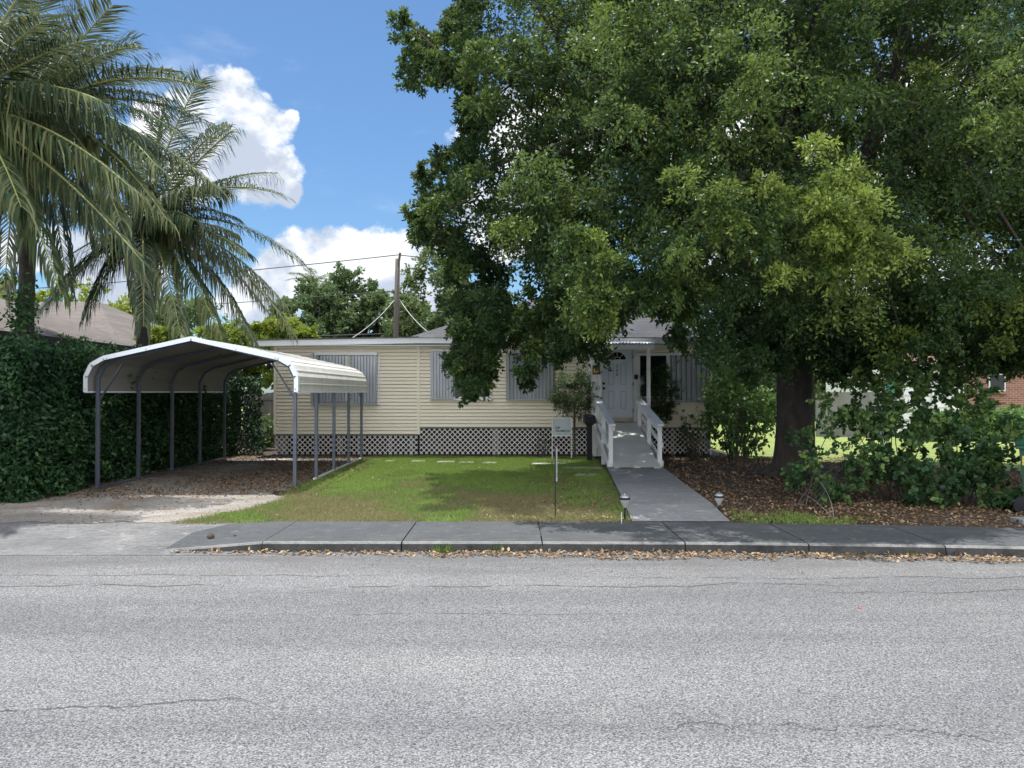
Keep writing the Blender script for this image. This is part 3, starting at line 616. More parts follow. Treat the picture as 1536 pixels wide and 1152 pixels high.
# ------------------------------------------------------------------ ramp
ramp = empty('wheelchair_ramp', (2.75, 16.9, .07), 'white wooden wheelchair ramp with railings leading up to the front door', 'ramp')
ry0, ry1, rz0, rz1 = 16.85, 20.0, .095, .925
def rz(y): return rz0+(y-ry0)/(ry1-ry0)*(rz1-rz0)
MB().bar((2.76, ry0, rz0-.02), (2.76, ry1-.003, rz1-.02), 1.02, .04).build('deck', M['ramp'], ramp)
MB().poly([(2.35, ry0-.14, .082), (3.1, ry0-.14, .082), (3.1, ry0-.01, .10), (2.35, ry0-.01, .10)]).build('threshold_strip', M['wood_old'], ramp)
for sx in (0, 1):
    X = 2.21 if sx == 0 else 3.31
    ps = [(17.25, .94), (18.5, 1.2), (20.0, .62+.33)] if sx else [(17.2, .94), (18.3, 1.17), (20.05, .65+.3)]
    ys_ = (17.2, 18.55, 19.95)
    rt = lambda y: 1.02+(y-17.0)*.185
    for y in ys_: MB().box((X-.045, y-.045, .07 if y < 18 else (.0 if y < 19 else .3)), (X+.045, y+.045, rt(y)-.022)).build('post', M['white'], ramp)
    MB().bar((X+(.01 if sx == 0 else -.01), 16.98, rt(16.98)), (X+(.01 if sx == 0 else -.01), 20.1, rt(20.1)), .15, .04).build('handrail', M['white'], ramp)
    si = 1 if sx == 0 else -1
    MB().bar((X+.062*si, 17.05, rt(17.05)-.10), (X+.062*si, 20.05, rt(20.05)-.10), .03, .10).build('top_rail', M['white'], ramp)
    MB().bar((X-.062*si, 17.15, rz(17.15)+.38), (X-.062*si, 19.99, rz(19.99)+.20), .03, .10).build('mid_rail', M['white'], ramp)
    MB().bar((X-.062*si, 17.15, rz(17.15)-.04), (X-.062*si, 19.99, rz(19.99)-.06), .03, .13).build('stringer', M['white'], ramp)
MB().bar((3.31, 17.6, .12), (3.31, 17.22, .55), .03, .05).build('brace', M['white'], ramp)

# ------------------------------------------------------------------ carport
cp = empty('carport', (-5.65, 13.7, 0), 'open metal carport with cream ribbed roof and grey steel legs on the driveway', 'carport')
ccx = -5.655; Y0, Y1 = 13.5, 20.0
prof = [(-1.87, 1.75), (-1.87, 2.03), (-1.77, 2.24), (-1.55, 2.365), (0, 2.71), (1.55, 2.365), (1.77, 2.24), (1.87, 2.03), (1.87, 1.75)]
# ribbed sheet: subdivide profile with small ridges running along Y
mb = MB(); fine = []
for (xa, za), (xb, zb) in zip(prof[:-1], prof[1:]):
    L_ = math.hypot(xb-xa, zb-za); nx, nz_ = -(zb-za)/L_, (xb-xa)/L_; q = 0; n = max(1, round(L_/.23))
    for i in range(n):
        s0 = i/n; s1 = (i+1)/n; mid = (s0+s1)/2; hw_ = .012/L_
        for s_, h_ in ((s0, 0), (mid-2*hw_, 0), (mid-hw_, .014), (mid+hw_, .014), (mid+2*hw_, 0)):
            fine.append((ccx+xa+(xb-xa)*s_+nx*h_, za+(zb-za)*s_+nz_*h_))
fine.append((ccx+prof[-1][0], prof[-1][1]))
for (xa, za), (xb, zb) in zip(fine[:-1], fine[1:]):
    mb.poly([(xa, Y0+.01, za), (xb, Y0+.01, zb), (xb, Y1, zb), (xa, Y1, za)])
mb.build('roof', M['sheet'], cp)
M['under'] = pm('sheet_underside_shaded', (.25, .245, .235), (.19, .185, .18), 1.2, .6, stretch=(1, .3, 1)); mb = MB()  # grey underside, darker than the sheet to paint in the carport's shade
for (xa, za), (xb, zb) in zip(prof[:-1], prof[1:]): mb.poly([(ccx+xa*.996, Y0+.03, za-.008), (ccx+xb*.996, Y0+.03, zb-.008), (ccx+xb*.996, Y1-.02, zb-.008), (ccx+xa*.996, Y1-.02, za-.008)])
mb.build('roof_underside_shade', M['under'], cp)
mb = MB()
for (xa, za), (xb, zb) in zip(prof[:-1], prof[1:]): 
    a = Vector((ccx+xa, 0, za)); b_ = Vector((ccx+xb, 0, zb)); 
    n_ = Vector((-(zb-za), 0, xb-xa)).normalized(); o1 = n_*.022; i1 = -n_*.055
    for yy0, yy1 in ((Y0-.008, Y0-.0),): 
        mb.poly([(a+o1).to_tuple()[:1]+(yy0,)+(a+o1).to_tuple()[2:], (b_+o1).to_tuple()[:1]+(yy0,)+(b_+o1).to_tuple()[2:], (b_+i1).to_tuple()[:1]+(yy0,)+(b_+i1).to_tuple()[2:], (a+i1).to_tuple()[:1]+(yy0,)+(a+i1).to_tuple()[2:]])
        mb.poly([((a+o1).x, yy0, (a+o1).z), ((a+o1).x, Y0+.09, (a+o1).z), ((b_+o1).x, Y0+.09, (b_+o1).z), ((b_+o1).x, yy0, (b_+o1).z)])
mb.build('front_trim', M['trim'], cp)
for a in (ccx+1.86, ccx-1.892): MB().box((a, Y0+.01, 1.735), (a+.032, Y1, 1.765)).build('edge_trim', M['trim'], cp)
pys = [13.75, 15.25, 16.75, 18.25, 19.8]
sp = [(x*.945, z-.045) for x, z in prof]
for i, y in enumerate(pys):
    bw = MB()
    pr = [(ccx+x, z) for x, z in sp[1:-1]]
    for (xa, za), (xb, zb) in zip(pr[:-1], pr[1:]): bw.bar((xa, y, za), (xb, y, zb), .055, .055, up=(0, 1, 0))
    bw.build('roof_bow', M['steel'], cp)
    for sx in (-1, 1):
        X = ccx+sx*1.767
        MB().box((X-.03, y-.03, .05), (X+.03, y+.03, 2.0)).build('post', M['steel'], cp, .004)
        if i in (0, 4): MB().bar((X-sx*.02, y+.035, 1.62), (X-sx*.42, y+.035, 2.26), .02, .05, up=(0, 1, 0)).build('brace', M['steel'], cp)
MB().box((ccx-1.767-.03, 13.68, 0), (ccx-1.767+.03, 19.87, .06)).build('base_rail', M['steel'], cp, .004)
MB().box((ccx+1.767-.03, 15.1, 0), (ccx+1.767+.03, 19.87, .06)).build('base_rail', M['shutter_pale'], cp, .004)
mb = MB()
for (x, z) in [(-1.87, 1.8), (-1.86, 2.0), (-1.76, 2.2), (-1.5, 2.345), (0, 2.68), (1.5, 2.345), (1.74, 2.21), (1.85, 2.0), (1.86, 1.8), (-.8, 2.5), (.8, 2.5)]:
    mb.box((ccx+x*.99-.007, Y0-.014, z-.007), (ccx+x*.99+.007, Y0-.0085, z+.007))
for y in pys: mb.box((ccx+1.871, y-.008, 1.84), (ccx+1.877, y+.008, 1.856)); mb.box((ccx+1.871, y-.008, 1.97), (ccx+1.877, y+.008, 1.986))
mb.build('screws', M['steel'], cp)

# ------------------------------------------------------------------ small yard things
pvs = [(397, 434, 687.5, 'thin pale concrete paver lying in the shade under the carport'), (576, 592, 690, 'small pale paver by the lattice just right of the carport rail'), (615, 637, 690, 'pale paver below the corner between the two wall sections'), (654, 682, 691, 'pale paver below the left shuttered half window'), (687, 711, 692, 'pale paver in the lawn below the leafy branch tip'), (723, 745, 692.5, 'pale paver in the lawn before the lattice post'), (797, 852, 694, 'long pale paver near the yard sign legs'), (842, 903, 700, 'long pale slab between the round shrub and the walkway'), (862, 900, 711, 'grey slab in the lawn beside the foot of the ramp')]
for a, b_, y, lb in pvs:
    p0, p1 = G(a, y+2, .03), G(b_, y+2, .03)
    j = .12; tag(MB().poly([(p0.x, p0.y, .025), (p1.x, p0.y+.03, .025), (p1.x-.03, p0.y+.36, .03), (p0.x+.05, p0.y+.33, .03)]).poly([(p0.x, p0.y, 0), (p1.x, p0.y+.03, 0), (p1.x, p0.y+.03, .025), (p0.x, p0.y, .025)]).build('paver', M['conc_pale']), lb, 'paver', 'pavers along the house front')
# mailbox
mbx = empty('mailbox', (G(884, 692).x, G(884, 692).y, 0), 'black mailbox on a thick black post left of the ramp', 'mailbox')
mx, my = mbx.location.x, mbx.location.y
MB().box((mx-.065, my-.065, 0), (mx+.065, my+.065, .97)).build('post', M['black'], mbx, .006)
MB().box((mx-.10, my-.10, .92), (mx+.10, my+.10, .96)).build('collar', M['black'], mbx, .006)
mb = MB(); n = 12; prf = [(-.135, 0), (-.135, .15)]+[(.135*math.cos(math.pi*(1-i/n)), .15+.07*math.sin(math.pi*i/n)) for i in range(1, n)]+[(.135, .15), (.135, 0)]
yA, yB = my-.26, my+.24; zz = .97
for (a, b_), (c_, d_) in zip(prf[:-1], prf[1:]): mb.poly([(mx+a, yA, zz+b_), (mx+c_, yA, zz+d_), (mx+c_, yB, zz+d_), (mx+a, yB, zz+b_)][::-1])
mb.poly([(mx+a, yA, zz+b_) for a, b_ in prf][::-1]); mb.poly([(mx+a, yB, zz+b_) for a, b_ in prf]); mb.box((mx-.13, yA+.01, zz-.01), (mx+.13, yB-.01, zz+.002)); mb.build('box', M['black'], mbx)
MB().box((mx-.05, yA-.02, zz+.175), (mx+.05, yA-.002, zz+.19)).build('handle', M['steel'], mbx)
# yard sign
sg = G(841, 689); sY = sg.y; sS = F/sY
def sx_(px): return (px-CX)/sS
def sz_(py): return H-(py-HY)/sS
ys = empty('yard_sign', (sg.x, sY, 0), 'white yard sign with dark lettering in a thin white frame before the lattice', 'sign')
a, b_, z0, z1 = sx_(829.5), sx_(856), sz_(653), sz_(628)
MB().box((a, sY, z0), (b_, sY+.01, z1)).build('sign_board', pm('sign_board_white', (.52, .60, .66), (.46, .54, .60), 4, .5), ys)
mb = MB()
for X in (a-.02, b_+.02): mb.box((X-.012, sY-.012, -.02), (X+.012, sY+.015, z1+.03))
mb.box((a-.008, sY-.012, z1), (b_+.008, sY+.014, z1+.025)); mb.box((a-.008, sY-.012, z0-.025), (b_+.008, sY+.014, z0)); mb.build('sign_frame', M['white'], ys)
text('lettering', 'OP', .10, (a+.12, sY-.002, z0+.19), M['black'], ys); text('lettering', 'OKAMELTA', .072, (a+.245, sY-.002, z0+.115), M['black'], ys); MB().box((a+.11, sY-.003, z0+.035), (a+.22, sY-.0005, z0+.055)).box((a+.27, sY-.003, z0+.035), (a+.38, sY-.0005, z0+.055)).build('small_print', M['shutter'], ys)
# metal stake
g = G(833, 776); zt = H-(668-HY)*g.y/F
st = empty('sign_stake', (g.x, g.y, 0), 'tall thin metal stake with a pale broken strip standing in the front lawn', 'stake')
MB().box((g.x-.010, g.y-.006, 0), (g.x+.004, g.y+.006, zt-.03)).build('rod', M['black'], st)
mb = MB().box((g.x+.006, g.y-.004, zt-.45), (g.x+.011, g.y+.002, zt-.05)).box((g.x+.022, g.y-.004, zt-.45), (g.x+.028, g.y+.002, zt)); mb.box((g.x+.012, g.y-.006, zt-.02), (g.x+.03, g.y+.002, zt)); mb.build('pale_strip', M['kerbtop'], st)
MB().box((g.x+.008, g.y-.0, zt-.5), (g.x+.03, g.y+.004, zt-.03)).build('strip_backing', M['shutter'], st)
# path lights
def pathlight(px, py, ph, lb):
    g = G(px, py); h = H-(ph-HY)*g.y/F; e = empty('path_light', g, lb, 'garden light', 'garden lights beside the front walkway'); r = .062*g.y/10.5
    MB().tube([(g.x, g.y, 0), (g.x, g.y, h-.2)], [.011, .014], 10).build('stake', M['black'], e)
    MB().lathe((g.x, g.y, h-.22), [(.0, 0), (.022, .0), (.026, .02), (.045, .05), (.062, .09), (.066, .115)], 20).build('globe', M['glassw'], e)
    MB().lathe((g.x, g.y, h-.105), [(.0, -.002), (.072, -.002), (.075, .006), (.072, .022), (.066, .026)], 20).build('rim', M['black'], e)
    MB().lathe((g.x, g.y, h-.08), [(.066, 0), (.060, .018), (.044, .032), (.022, .040), (.010, .042), (.008, .050), (0, .052)], 20).build('cap', M['shutter'], e)
    return e
pathlight(937, 782, 737, 'small garden light with frosted globe at the left edge of the walkway'); pathlight(1078, 768, 735, 'small garden light with frosted globe in the leaf litter right of the walkway')
g = G(932, 786); MB().box((g.x-.006, g.y-.006, 0), (g.x+.006, g.y+.006, .16)); tag(MB().box((g.x-.005, g.y-.006, 0), (g.x+.005, g.y+.006, .15)).box((g.x-.007, g.y-.008, .15), (g.x+.007, g.y+.008, .157)).build('marker_stub', M['shutter_pale']), 'short white stub stuck in the soil beside the left garden light', 'marker')
# stones on pavement
for px, py, s_, lb in ((317, 803, .04, 'larger dark stone on the left end of the pavement'), (353, 802, .022, 'tiny dark stone right of the larger stone on the pavement')):
    p = G(px, py+2, -.02); mb = MB(); prf = [(0, s_*1.3), (s_*.5, s_*1.15), (s_*.95, s_*.6), (s_*1.05, s_*.2), (s_*.8, -.01)][::-1]; mb.lathe((p.x, p.y, p.z), prf, 9); mb.v = [(x+random.uniform(-.2, .2)*s_, y+random.uniform(-.2, .2)*s_, z) for x, y, z in mb.v]
    tag(mb.build('stone', M['stone']), lb, 'stone', 'stones on the pavement')
g = G(596+768/2-10, 0+900); 
tag(MB().lathe((G(1180, 899, RZ).x, G(1180, 899, RZ).y, RZ), [(.045, .001), (.038, .006), (0, .008)], 9).build('flat_debris', M['kerbtop']), 'flat pale scrap lying on the road right of centre', 'debris')
tag(MB().lathe((G(1287, 912, RZ).x, G(1287, 912, RZ).y, RZ), [(.013, .001), (.012, .01), (0, .012)], 10).build('red_debris', pm('red_scrap', (.6, .03, .03), None, 9, .5)), 'tiny red scrap lying on the road at right', 'debris')

# ------------------------------------------------------------------ wheeled bin
bx = empty('wheelie_bin', (7.30, 11.05, 0), 'dark green wheeled refuse bin with a yellow label at the right edge of the yard', 'bin')
B0, B1 = 7.30, 7.90; By0, By1 = 11.05, 11.75
mb = MB(); lo = [(B0+.07, By0+.08), (B1-.03, By0+.08), (B1-.03, By1-.05), (B0+.07, By1-.05)]; hi = [(B0, By0), (B1, By0), (B1, By1), (B0, By1)]
for i in range(4): j = (i+1) % 4; mb.poly([(*lo[i], .08), (*lo[j], .08), (*hi[j], .98), (*hi[i], .98)])
mb.poly([(*p, .08) for p in lo][::-1]); mb.build('body', M['green_bin'], bx, .01)
MB().box((B0-.04, By0-.04, .93), (B1+.04, By1+.04, .985)).build('rim', M['green_bin'], bx, .012)
mb = MB(); k = [(B0-.05, By0-.06, .99), (B1+.05, By0-.06, .99), (B1+.05, By1+.05, .99), (B0-.05, By1+.05, .99)]; q = [(B0+.05, By0+.08, 1.07), (B1-.05, By0+.08, 1.07), (B1-.05, By1-.08, 1.07), (B0+.05, By1-.08, 1.07)]
for i in range(4): j = (i+1) % 4; mb.poly([k[i], k[j], q[j], q[i]])
mb.poly(q); mb.poly(k[::-1]); mb.build('lid', M['green_bin'], bx)
MB().box((B0-.12, By0+.1, .95), (B0-.06, By1-.1, .985)).build('handle', M['black'], bx)
lb_ = MB().box((B0+.04, By0+.006, .70), (B0+.42, By0+.012, .83)).build('warning_label', M['yellow'], bx)
mb = MB()
for i in range(6): mb.box((B0+.06+i*.055, By0-.0, .78), (B0+.095+i*.055, By0+.005, .81)); mb.box((B0+.06+i*.055, By0-.0, .725), (B0+.10+i*.055, By0+.005, .75))
mb.build('label_marks', M['black'], lb_)
for y in (By0-.02, By1-.04):  # wheels
    mb = MB(); n = 20
    for a in range(n):
        t0, t1 = 2*math.pi*a/n, 2*math.pi*(a+1)/n; r = .125; c_ = (B0+.05, .127)
        mb.poly([(c_[0]+r*math.cos(t0), y, c_[1]+r*math.sin(t0)), (c_[0]+r*math.cos(t1), y, c_[1]+r*math.sin(t1)), (c_[0]+r*math.cos(t1), y+.06, c_[1]+r*math.sin(t1)), (c_[0]+r*math.cos(t0), y+.06, c_[1]+r*math.sin(t0))])
        mb.poly([(c_[0], y-.006, c_[1]), (c_[0]+r*math.cos(t0), y, c_[1]+r*math.sin(t0)), (c_[0]+r*math.cos(t1), y, c_[1]+r*math.sin(t1))])
    mb.build('wheel', M['black'], bx)
bx.rotation_euler.z = math.radians(-33)
tag(MB().box((6.75, 10.15, -.01), (8.6, 10.42, .06)).build('concrete_block', M['walk'], None, .01), 'low grey concrete block on the leaf litter below the green bin', 'concrete block')

# ------------------------------------------------------------------ utility pole
Yp = 29.3; p = P(594, 400, Yp); up = empty('utility_pole', (p.x, Yp, 0), 'weathered wooden utility pole behind the bungalow roof', 'utility pole')
ztp = P(597, 388, Yp).z
MB().tube([(p.x-.05, Yp, 0), (p.x, Yp, 4), (p.x+.06, Yp, ztp)], [.13, .115, .09], 12).build('pole', M['pole'], up)
MB().bar((p.x+.08, Yp-.05, ztp-.3), (p.x+.16, Yp-.05, ztp+.22), .08, .08).build('insulator_bracket', M['pole'], up)
def wire(name, a, c_, sag, r, mat, lb):
    pts = [a.lerp(c_, i/16)+Vector((0, 0, -sag*4*(i/16)*(1-i/16))) for i in range(17)]
    tag(MB().tube(pts, r, 5).build(name, mat), lb, 'wire', 'overhead wires')
top = P(597, 382, Yp)
wire('power_line', Vector((-40, 40, top.z-.5)), top, .35, .018, M['wire'], 'top power line running left from the pole head')
wire('power_line', top, Vector((32, 38, top.z-.8)), .5, .018, M['wire'], 'top power line running right from the pole head into the trees')
m_ = P(596, 436, Yp)
wire('power_line', Vector((-40, 39, m_.z-.6)), m_, .2, .014, M['wire'], 'middle power line running left below the top line')
l_ = P(596, 497, Yp)
wire('power_line', Vector((-40, 37, l_.z-.1)), P(596, 500, Yp), .15, .02, M['wire'], 'lowest dark line just above the bungalow roof')
wire('service_cable', P(592, 449, Yp), P(528, 507, 25), .12, .014, M['wirepale'], 'pale cable slanting down left from the pole to the roof')
wire('service_cable', P(599, 449, Yp), P(642, 498, 24), .1, .014, M['wirepale'], 'pale cable slanting down right from the pole to the roof')

# ------------------------------------------------------------------ vegetation builders
def sprays(C, R, ntw, nl, L, W, droop=.35, up=.15, rnd=False, flat=.8):
    """C (n,3) clump centres, R (n) radii -> leaf polys"""
    n = len(C); dirs = unit(n*ntw, up).reshape(n, ntw, 3); dirs[:, :, 2] *= flat
    t_ = rng.uniform(.25, 1.0, (n, ntw, nl))**.8
    rr = (R[:, None]*rng.uniform(.55, 1.15, (n, ntw)))
    pos_ = C[:, None, None, :] + dirs[:, :, None, :]*(t_*rr[:, :, None])[..., None]
    pos_[..., 2] -= droop*(t_**2)*rr[:, :, None]
    pos_ += rng.normal(0, 1, pos_.shape)*(R[:, None, None, None]*.085)
    dv = dirs[:, :, None, :]*.7 + rng.normal(0, .75, pos_.shape); dv[..., 2] -= .15
    p_ = pos_.reshape(-1, 3); k = len(p_); Ls = rng.uniform(.7, 1.25, k)*(p_[:, 1]*L if L < .02 else L)
    nzv = rng.normal(0, .75, (k, 3)); nzv[:, 2] += .8
    return leafpoly(p_, dv.reshape(-1, 3), Ls, Ls*W, rnd, nzv)
HEX = 6
def limb(mb, a, b_, r0, r1, bend=.3, n=7, seg=6):
    a = Vector(a); b_ = Vector(b_); pts = []
    o1 = Vector((random.uniform(-1, 1), random.uniform(-1, 1), random.uniform(.2, 1)))*bend*(b_-a).length*.3
    for i in range(seg+1):
        q = i/seg; pts.append(a.lerp(b_, q)+o1*4*q*(1-q)*.5)
    mb.tube(pts, [r0+(r1-r0)*(i/seg) for i in range(seg+1)], n)

# --------- the big tree
sil = [(690,-900),(684,-20),(664,40),(640,58),(605,8),(578,12),(583,60),(598,110),(620,135),(660,112),(690,135),(694,190),(665,215),(650,240),(632,255),(630,290),(610,312),(618,362),(668,375),(680,420),(688,470),(670,510),(672,540),(698,565),(702,612),(722,618),(738,560),(742,535),(765,525),(772,565),(792,592),(806,560),(822,525),(850,535),(888,545),(903,505),(925,500),(930,478),(960,470),(1005,476),(1012,505),(1040,548),(1065,562),(1100,592),(1130,562),(1170,556),(1240,560),(1290,590),(1350,575),(1400,530),(1440,505),(1480,508),(1536,552),(2300,560),(2300,-900)]
TX, TY = 5.82, 15.85
tree = empty('shade_tree', (TX, TY, 0), 'huge dense dark green shade tree with a thick trunk covering the right of the yard', 'tree')
def polydist(x, y, poly):
    dmin = np.full(len(x), 1e9); n = len(poly)
    for i in range(n):
        ax, ay = poly[i]; bx_, by_ = poly[(i+1) % n]; dx, dy_ = bx_-ax, by_-ay; L2 = dx*dx+dy_*dy_
        q = np.clip(((x-ax)*dx+(y-ay)*dy_)/L2, 0, 1); dmin = np.minimum(dmin, np.hypot(x-ax-q*dx, y-ay-q*dy_))
    return dmin
N = 16000
c = np.stack([rng.uniform(TX-8.8, TX+8.2, N), rng.uniform(TY-5.3, TY+5.0, N), rng.uniform(1.6, 12.8, N)], 1)
e = ((c[:, 0]-TX)/8.6)**2+((c[:, 1]-TY)/5.2)**2; ez = (np.maximum(c[:, 2]-6.0, 0)/6.8)**2
px = CX+c[:, 0]/c[:, 1]*F; py = HY-(c[:, 2]-H)/c[:, 1]*F
ok = (e+ez < 1)&inpoly(px, py, sil)
inner = e+ez
ok &= (inner > .35)|(rng.random(N) < .12)
ok &= ~((inner < .5)&(c[:, 2] < 4.6))
ok &= ~((c[:, 1] > 19.5)&(c[:, 2] < 5.6))
ok &= ~((px < 900)&(c[:, 1] < 12.6))
ok &= ~((px < 780)&(c[:, 1] < 13.2))
ok &= ~((c[:, 1] > TY-1.0)&(c[:, 2] < 3.4)&(px > 745))
low = (c[:, 2] < 3.0)&(px > 745); ok &= ~low | (rng.random(N) < .5)
ok &= ~((c[:, 0] < 1.6)&(py < -70)); ok &= ~((c[:, 0] < .4)&(c[:, 1] > 17.2))
c = c[ok]; px = px[ok]; py = py[ok]
dist = polydist(px, py, sil)*c[:, 1]/F; R = np.clip(dist*1.0, .22, 1)*1.0; R = np.minimum(R, rng.uniform(.55, .95, len(c)))
# thinning: poisson-like
order = rng.permutation(len(c)); keep = []; K = np.zeros((0, 3)); KR = np.zeros(0)
for i in order:
    if len(K):
        dd = np.linalg.norm(K-c[i], axis=1)
        if (dd < .54*(R[i]+KR)).any(): continue
    keep.append(i); K = np.vstack([K, c[i]]); KR = np.append(KR, R[i])
c = c[keep]; R = R[keep]; px = px[keep]; py = py[keep]
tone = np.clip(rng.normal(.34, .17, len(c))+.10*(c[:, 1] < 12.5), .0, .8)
extra = [(1265,262,10.9,.45,.95),(1290,300,10.8,.5,.95),(1240,320,10.7,.55,.85),(1300,365,10.8,.5,.85),(1250,390,10.9,.5,.7),(1325,390,11,.35,.75),(1080,300,10.9,.55,.6),(1160,345,10.8,.5,.55),(880,440,11.2,.45,.75),(905,480,11.3,.3,.75),(870,400,11.4,.45,.6),(770,340,11.8,.4,.8),(800,250,11.6,.6,.65),(930,170,11.3,.55,.65),(1120,60,11.0,.7,.7),(1140,110,10.9,.55,.75),(900,60,11.3,.6,.65),(1510,110,11,.5,.75),(1500,180,10.9,.5,.75),(720,150,12.6,.4,.7),(705,250,12.8,.4,.65),(655,300,13.2,.35,.65),(850,360,11.5,.45,.6),(1000,380,11,.5,.5),(960,440,11.2,.4,.5),(1400,400,11,.6,.45),(1480,420,11.2,.5,.5),(1180,450,11.2,.45,.5),(720,80,12.6,.5,.6),(710,585,15.5,.17,.5),(712,560,15.4,.25,.4),(722,530,15.4,.3,.4),(790,575,16.2,.18,.45),(792,555,16.2,.25,.4),(808,530,16.2,.3,.4),(600,25,13,.25,.6),(612,60,13,.3,.5),(618,105,13,.3,.4),(640,80,13,.3,.5),(625,340,13.6,.25,.4),(640,90,13.4,.35,.5),(668,95,13.4,.35,.5)]  # hand-placed clumps; high tones paint sunlit boughs into the leaf colour
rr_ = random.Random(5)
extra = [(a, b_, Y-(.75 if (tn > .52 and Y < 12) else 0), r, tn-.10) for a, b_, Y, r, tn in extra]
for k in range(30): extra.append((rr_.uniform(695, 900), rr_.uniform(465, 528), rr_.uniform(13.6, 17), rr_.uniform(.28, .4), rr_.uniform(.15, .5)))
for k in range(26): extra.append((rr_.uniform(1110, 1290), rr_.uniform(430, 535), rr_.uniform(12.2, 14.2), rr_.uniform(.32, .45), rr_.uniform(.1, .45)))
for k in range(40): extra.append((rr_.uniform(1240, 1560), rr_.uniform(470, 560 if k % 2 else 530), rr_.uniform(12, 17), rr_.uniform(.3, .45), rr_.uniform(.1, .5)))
for k in range(16): extra.append((1268+rr_.gauss(0, 42), 325+rr_.gauss(0, 55), rr_.uniform(9.9, 10.3), rr_.uniform(.26, .40), rr_.uniform(.9, 1)))  # strongly sunlit patch, painted with the lightest leaf tones
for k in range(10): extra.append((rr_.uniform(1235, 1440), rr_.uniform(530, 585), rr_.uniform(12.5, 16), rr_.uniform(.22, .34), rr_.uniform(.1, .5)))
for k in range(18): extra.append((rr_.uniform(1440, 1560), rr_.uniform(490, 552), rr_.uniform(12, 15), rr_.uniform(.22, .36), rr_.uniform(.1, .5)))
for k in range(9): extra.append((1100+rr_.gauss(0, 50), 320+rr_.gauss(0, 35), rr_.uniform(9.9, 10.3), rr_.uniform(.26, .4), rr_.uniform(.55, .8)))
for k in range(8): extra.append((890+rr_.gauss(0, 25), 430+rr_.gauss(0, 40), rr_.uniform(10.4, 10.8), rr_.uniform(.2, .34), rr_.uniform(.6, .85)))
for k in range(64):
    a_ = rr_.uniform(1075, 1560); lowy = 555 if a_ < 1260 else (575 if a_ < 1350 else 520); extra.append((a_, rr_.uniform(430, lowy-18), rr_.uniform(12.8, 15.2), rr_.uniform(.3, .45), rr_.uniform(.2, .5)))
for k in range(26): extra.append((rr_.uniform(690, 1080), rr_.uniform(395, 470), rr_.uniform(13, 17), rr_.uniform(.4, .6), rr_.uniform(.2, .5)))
ex = np.array([list(P(a, b_, Y))+[r, tn] for a, b_, Y, r, tn in extra]); ex[:, 4] = np.clip(ex[:, 4], 0, 1)
c = np.vstack([c, ex[:, :3]]); R = np.append(R, ex[:, 3]); tone = np.append(tone, ex[:, 4])
NT_, NL_ = 17, 34
big_ = R > .4
def crownmesh(c, R, tone, ntw, nl, L):
    V = sprays(c, R, ntw, nl, L, .46); tn = np.repeat(tone, ntw*nl)+rng.normal(0, .13, len(V)); return V, np.clip(tn, 0, 1)
nr_ = c[:, 1] < 13.2; parts_ = [crownmesh(c[q_], R[q_], tone[q_], nt_, nl2, .0070) for q_, nt_, nl2 in ((big_ & nr_, 22, 36), (big_ & ~nr_, 17, 32), (~big_ & nr_, 18, 26), (~big_ & ~nr_, 13, 20))]
Va = np.concatenate([p_[0] for p_ in parts_]); ta = np.concatenate([p_[1] for p_ in parts_]); Vb = Va[:0]; tb = ta[:0]
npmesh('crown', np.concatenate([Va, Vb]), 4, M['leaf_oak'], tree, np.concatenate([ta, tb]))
mb = MB(); pts = []; rads = []
for i in range(15):
    z = i*.27; r = .385+.13*math.exp(-z*3.2)-.012*z; pts.append((TX+.04*math.sin(z*1.3), TY, z)); rads.append(r)
mb.tube(pts, rads, 26, jit=.035)
for k in range(9):
    th = k*2*math.pi/9+random.uniform(-.2, .2); ln = random.uniform(.55, 1.0)
    mb.tube([(TX+math.cos(th)*.25, TY+math.sin(th)*.25, .28), (TX+math.cos(th)*.45, TY+math.sin(th)*.45, .07), (TX+math.cos(th)*(.4+ln*.8), TY+math.sin(th)*(.4+ln*.8), -.03)], [.14, .09, .03], 10)
mb.build('trunk', M['bark'], tree)
tips = [i for i in rng.permutation(len(c)) if R[i] > .5][:34]
hub = Vector((TX, TY, 3.6)); nl_ = 9
for g_ in range(nl_):
    th = g_*2*math.pi/nl_+.3; mid = Vector((TX+math.cos(th)*2.6, TY+math.sin(th)*1.9, random.uniform(5.2, 7.5))); mb = MB(); limb(mb, hub-Vector((0, 0, .3)), mid, .24, .13, .2, 10)
    near = [i for i in range(len(c)) if R[i] > .45 and (math.atan2(c[i][1]-TY, c[i][0]-TX)-th+math.pi) % (2*math.pi)-math.pi < .4 and (math.atan2(c[i][1]-TY, c[i][0]-TX)-th+math.pi) % (2*math.pi)-math.pi > -.4]
    for i in near[::5][:14]: limb(mb, mid, Vector(c[i]), .07, .015, .35, 6)
    mb.build('limb', M['bark'], tree)
for a, b_ in (((700, 470, 15), (712, 590, 15.4)), ((790, 470, 15.5), (794, 580, 16.2)), ((690, 110, 14), (600, 20, 13)), ((700, 300, 14), (625, 335, 13.6)), ((1240, 480, 14), (1250, 350, 11))): mb = MB(); limb(mb, P(*a), P(*b_), .03, .008, .2, 5); mb.build('twig', M['twig'], tree)

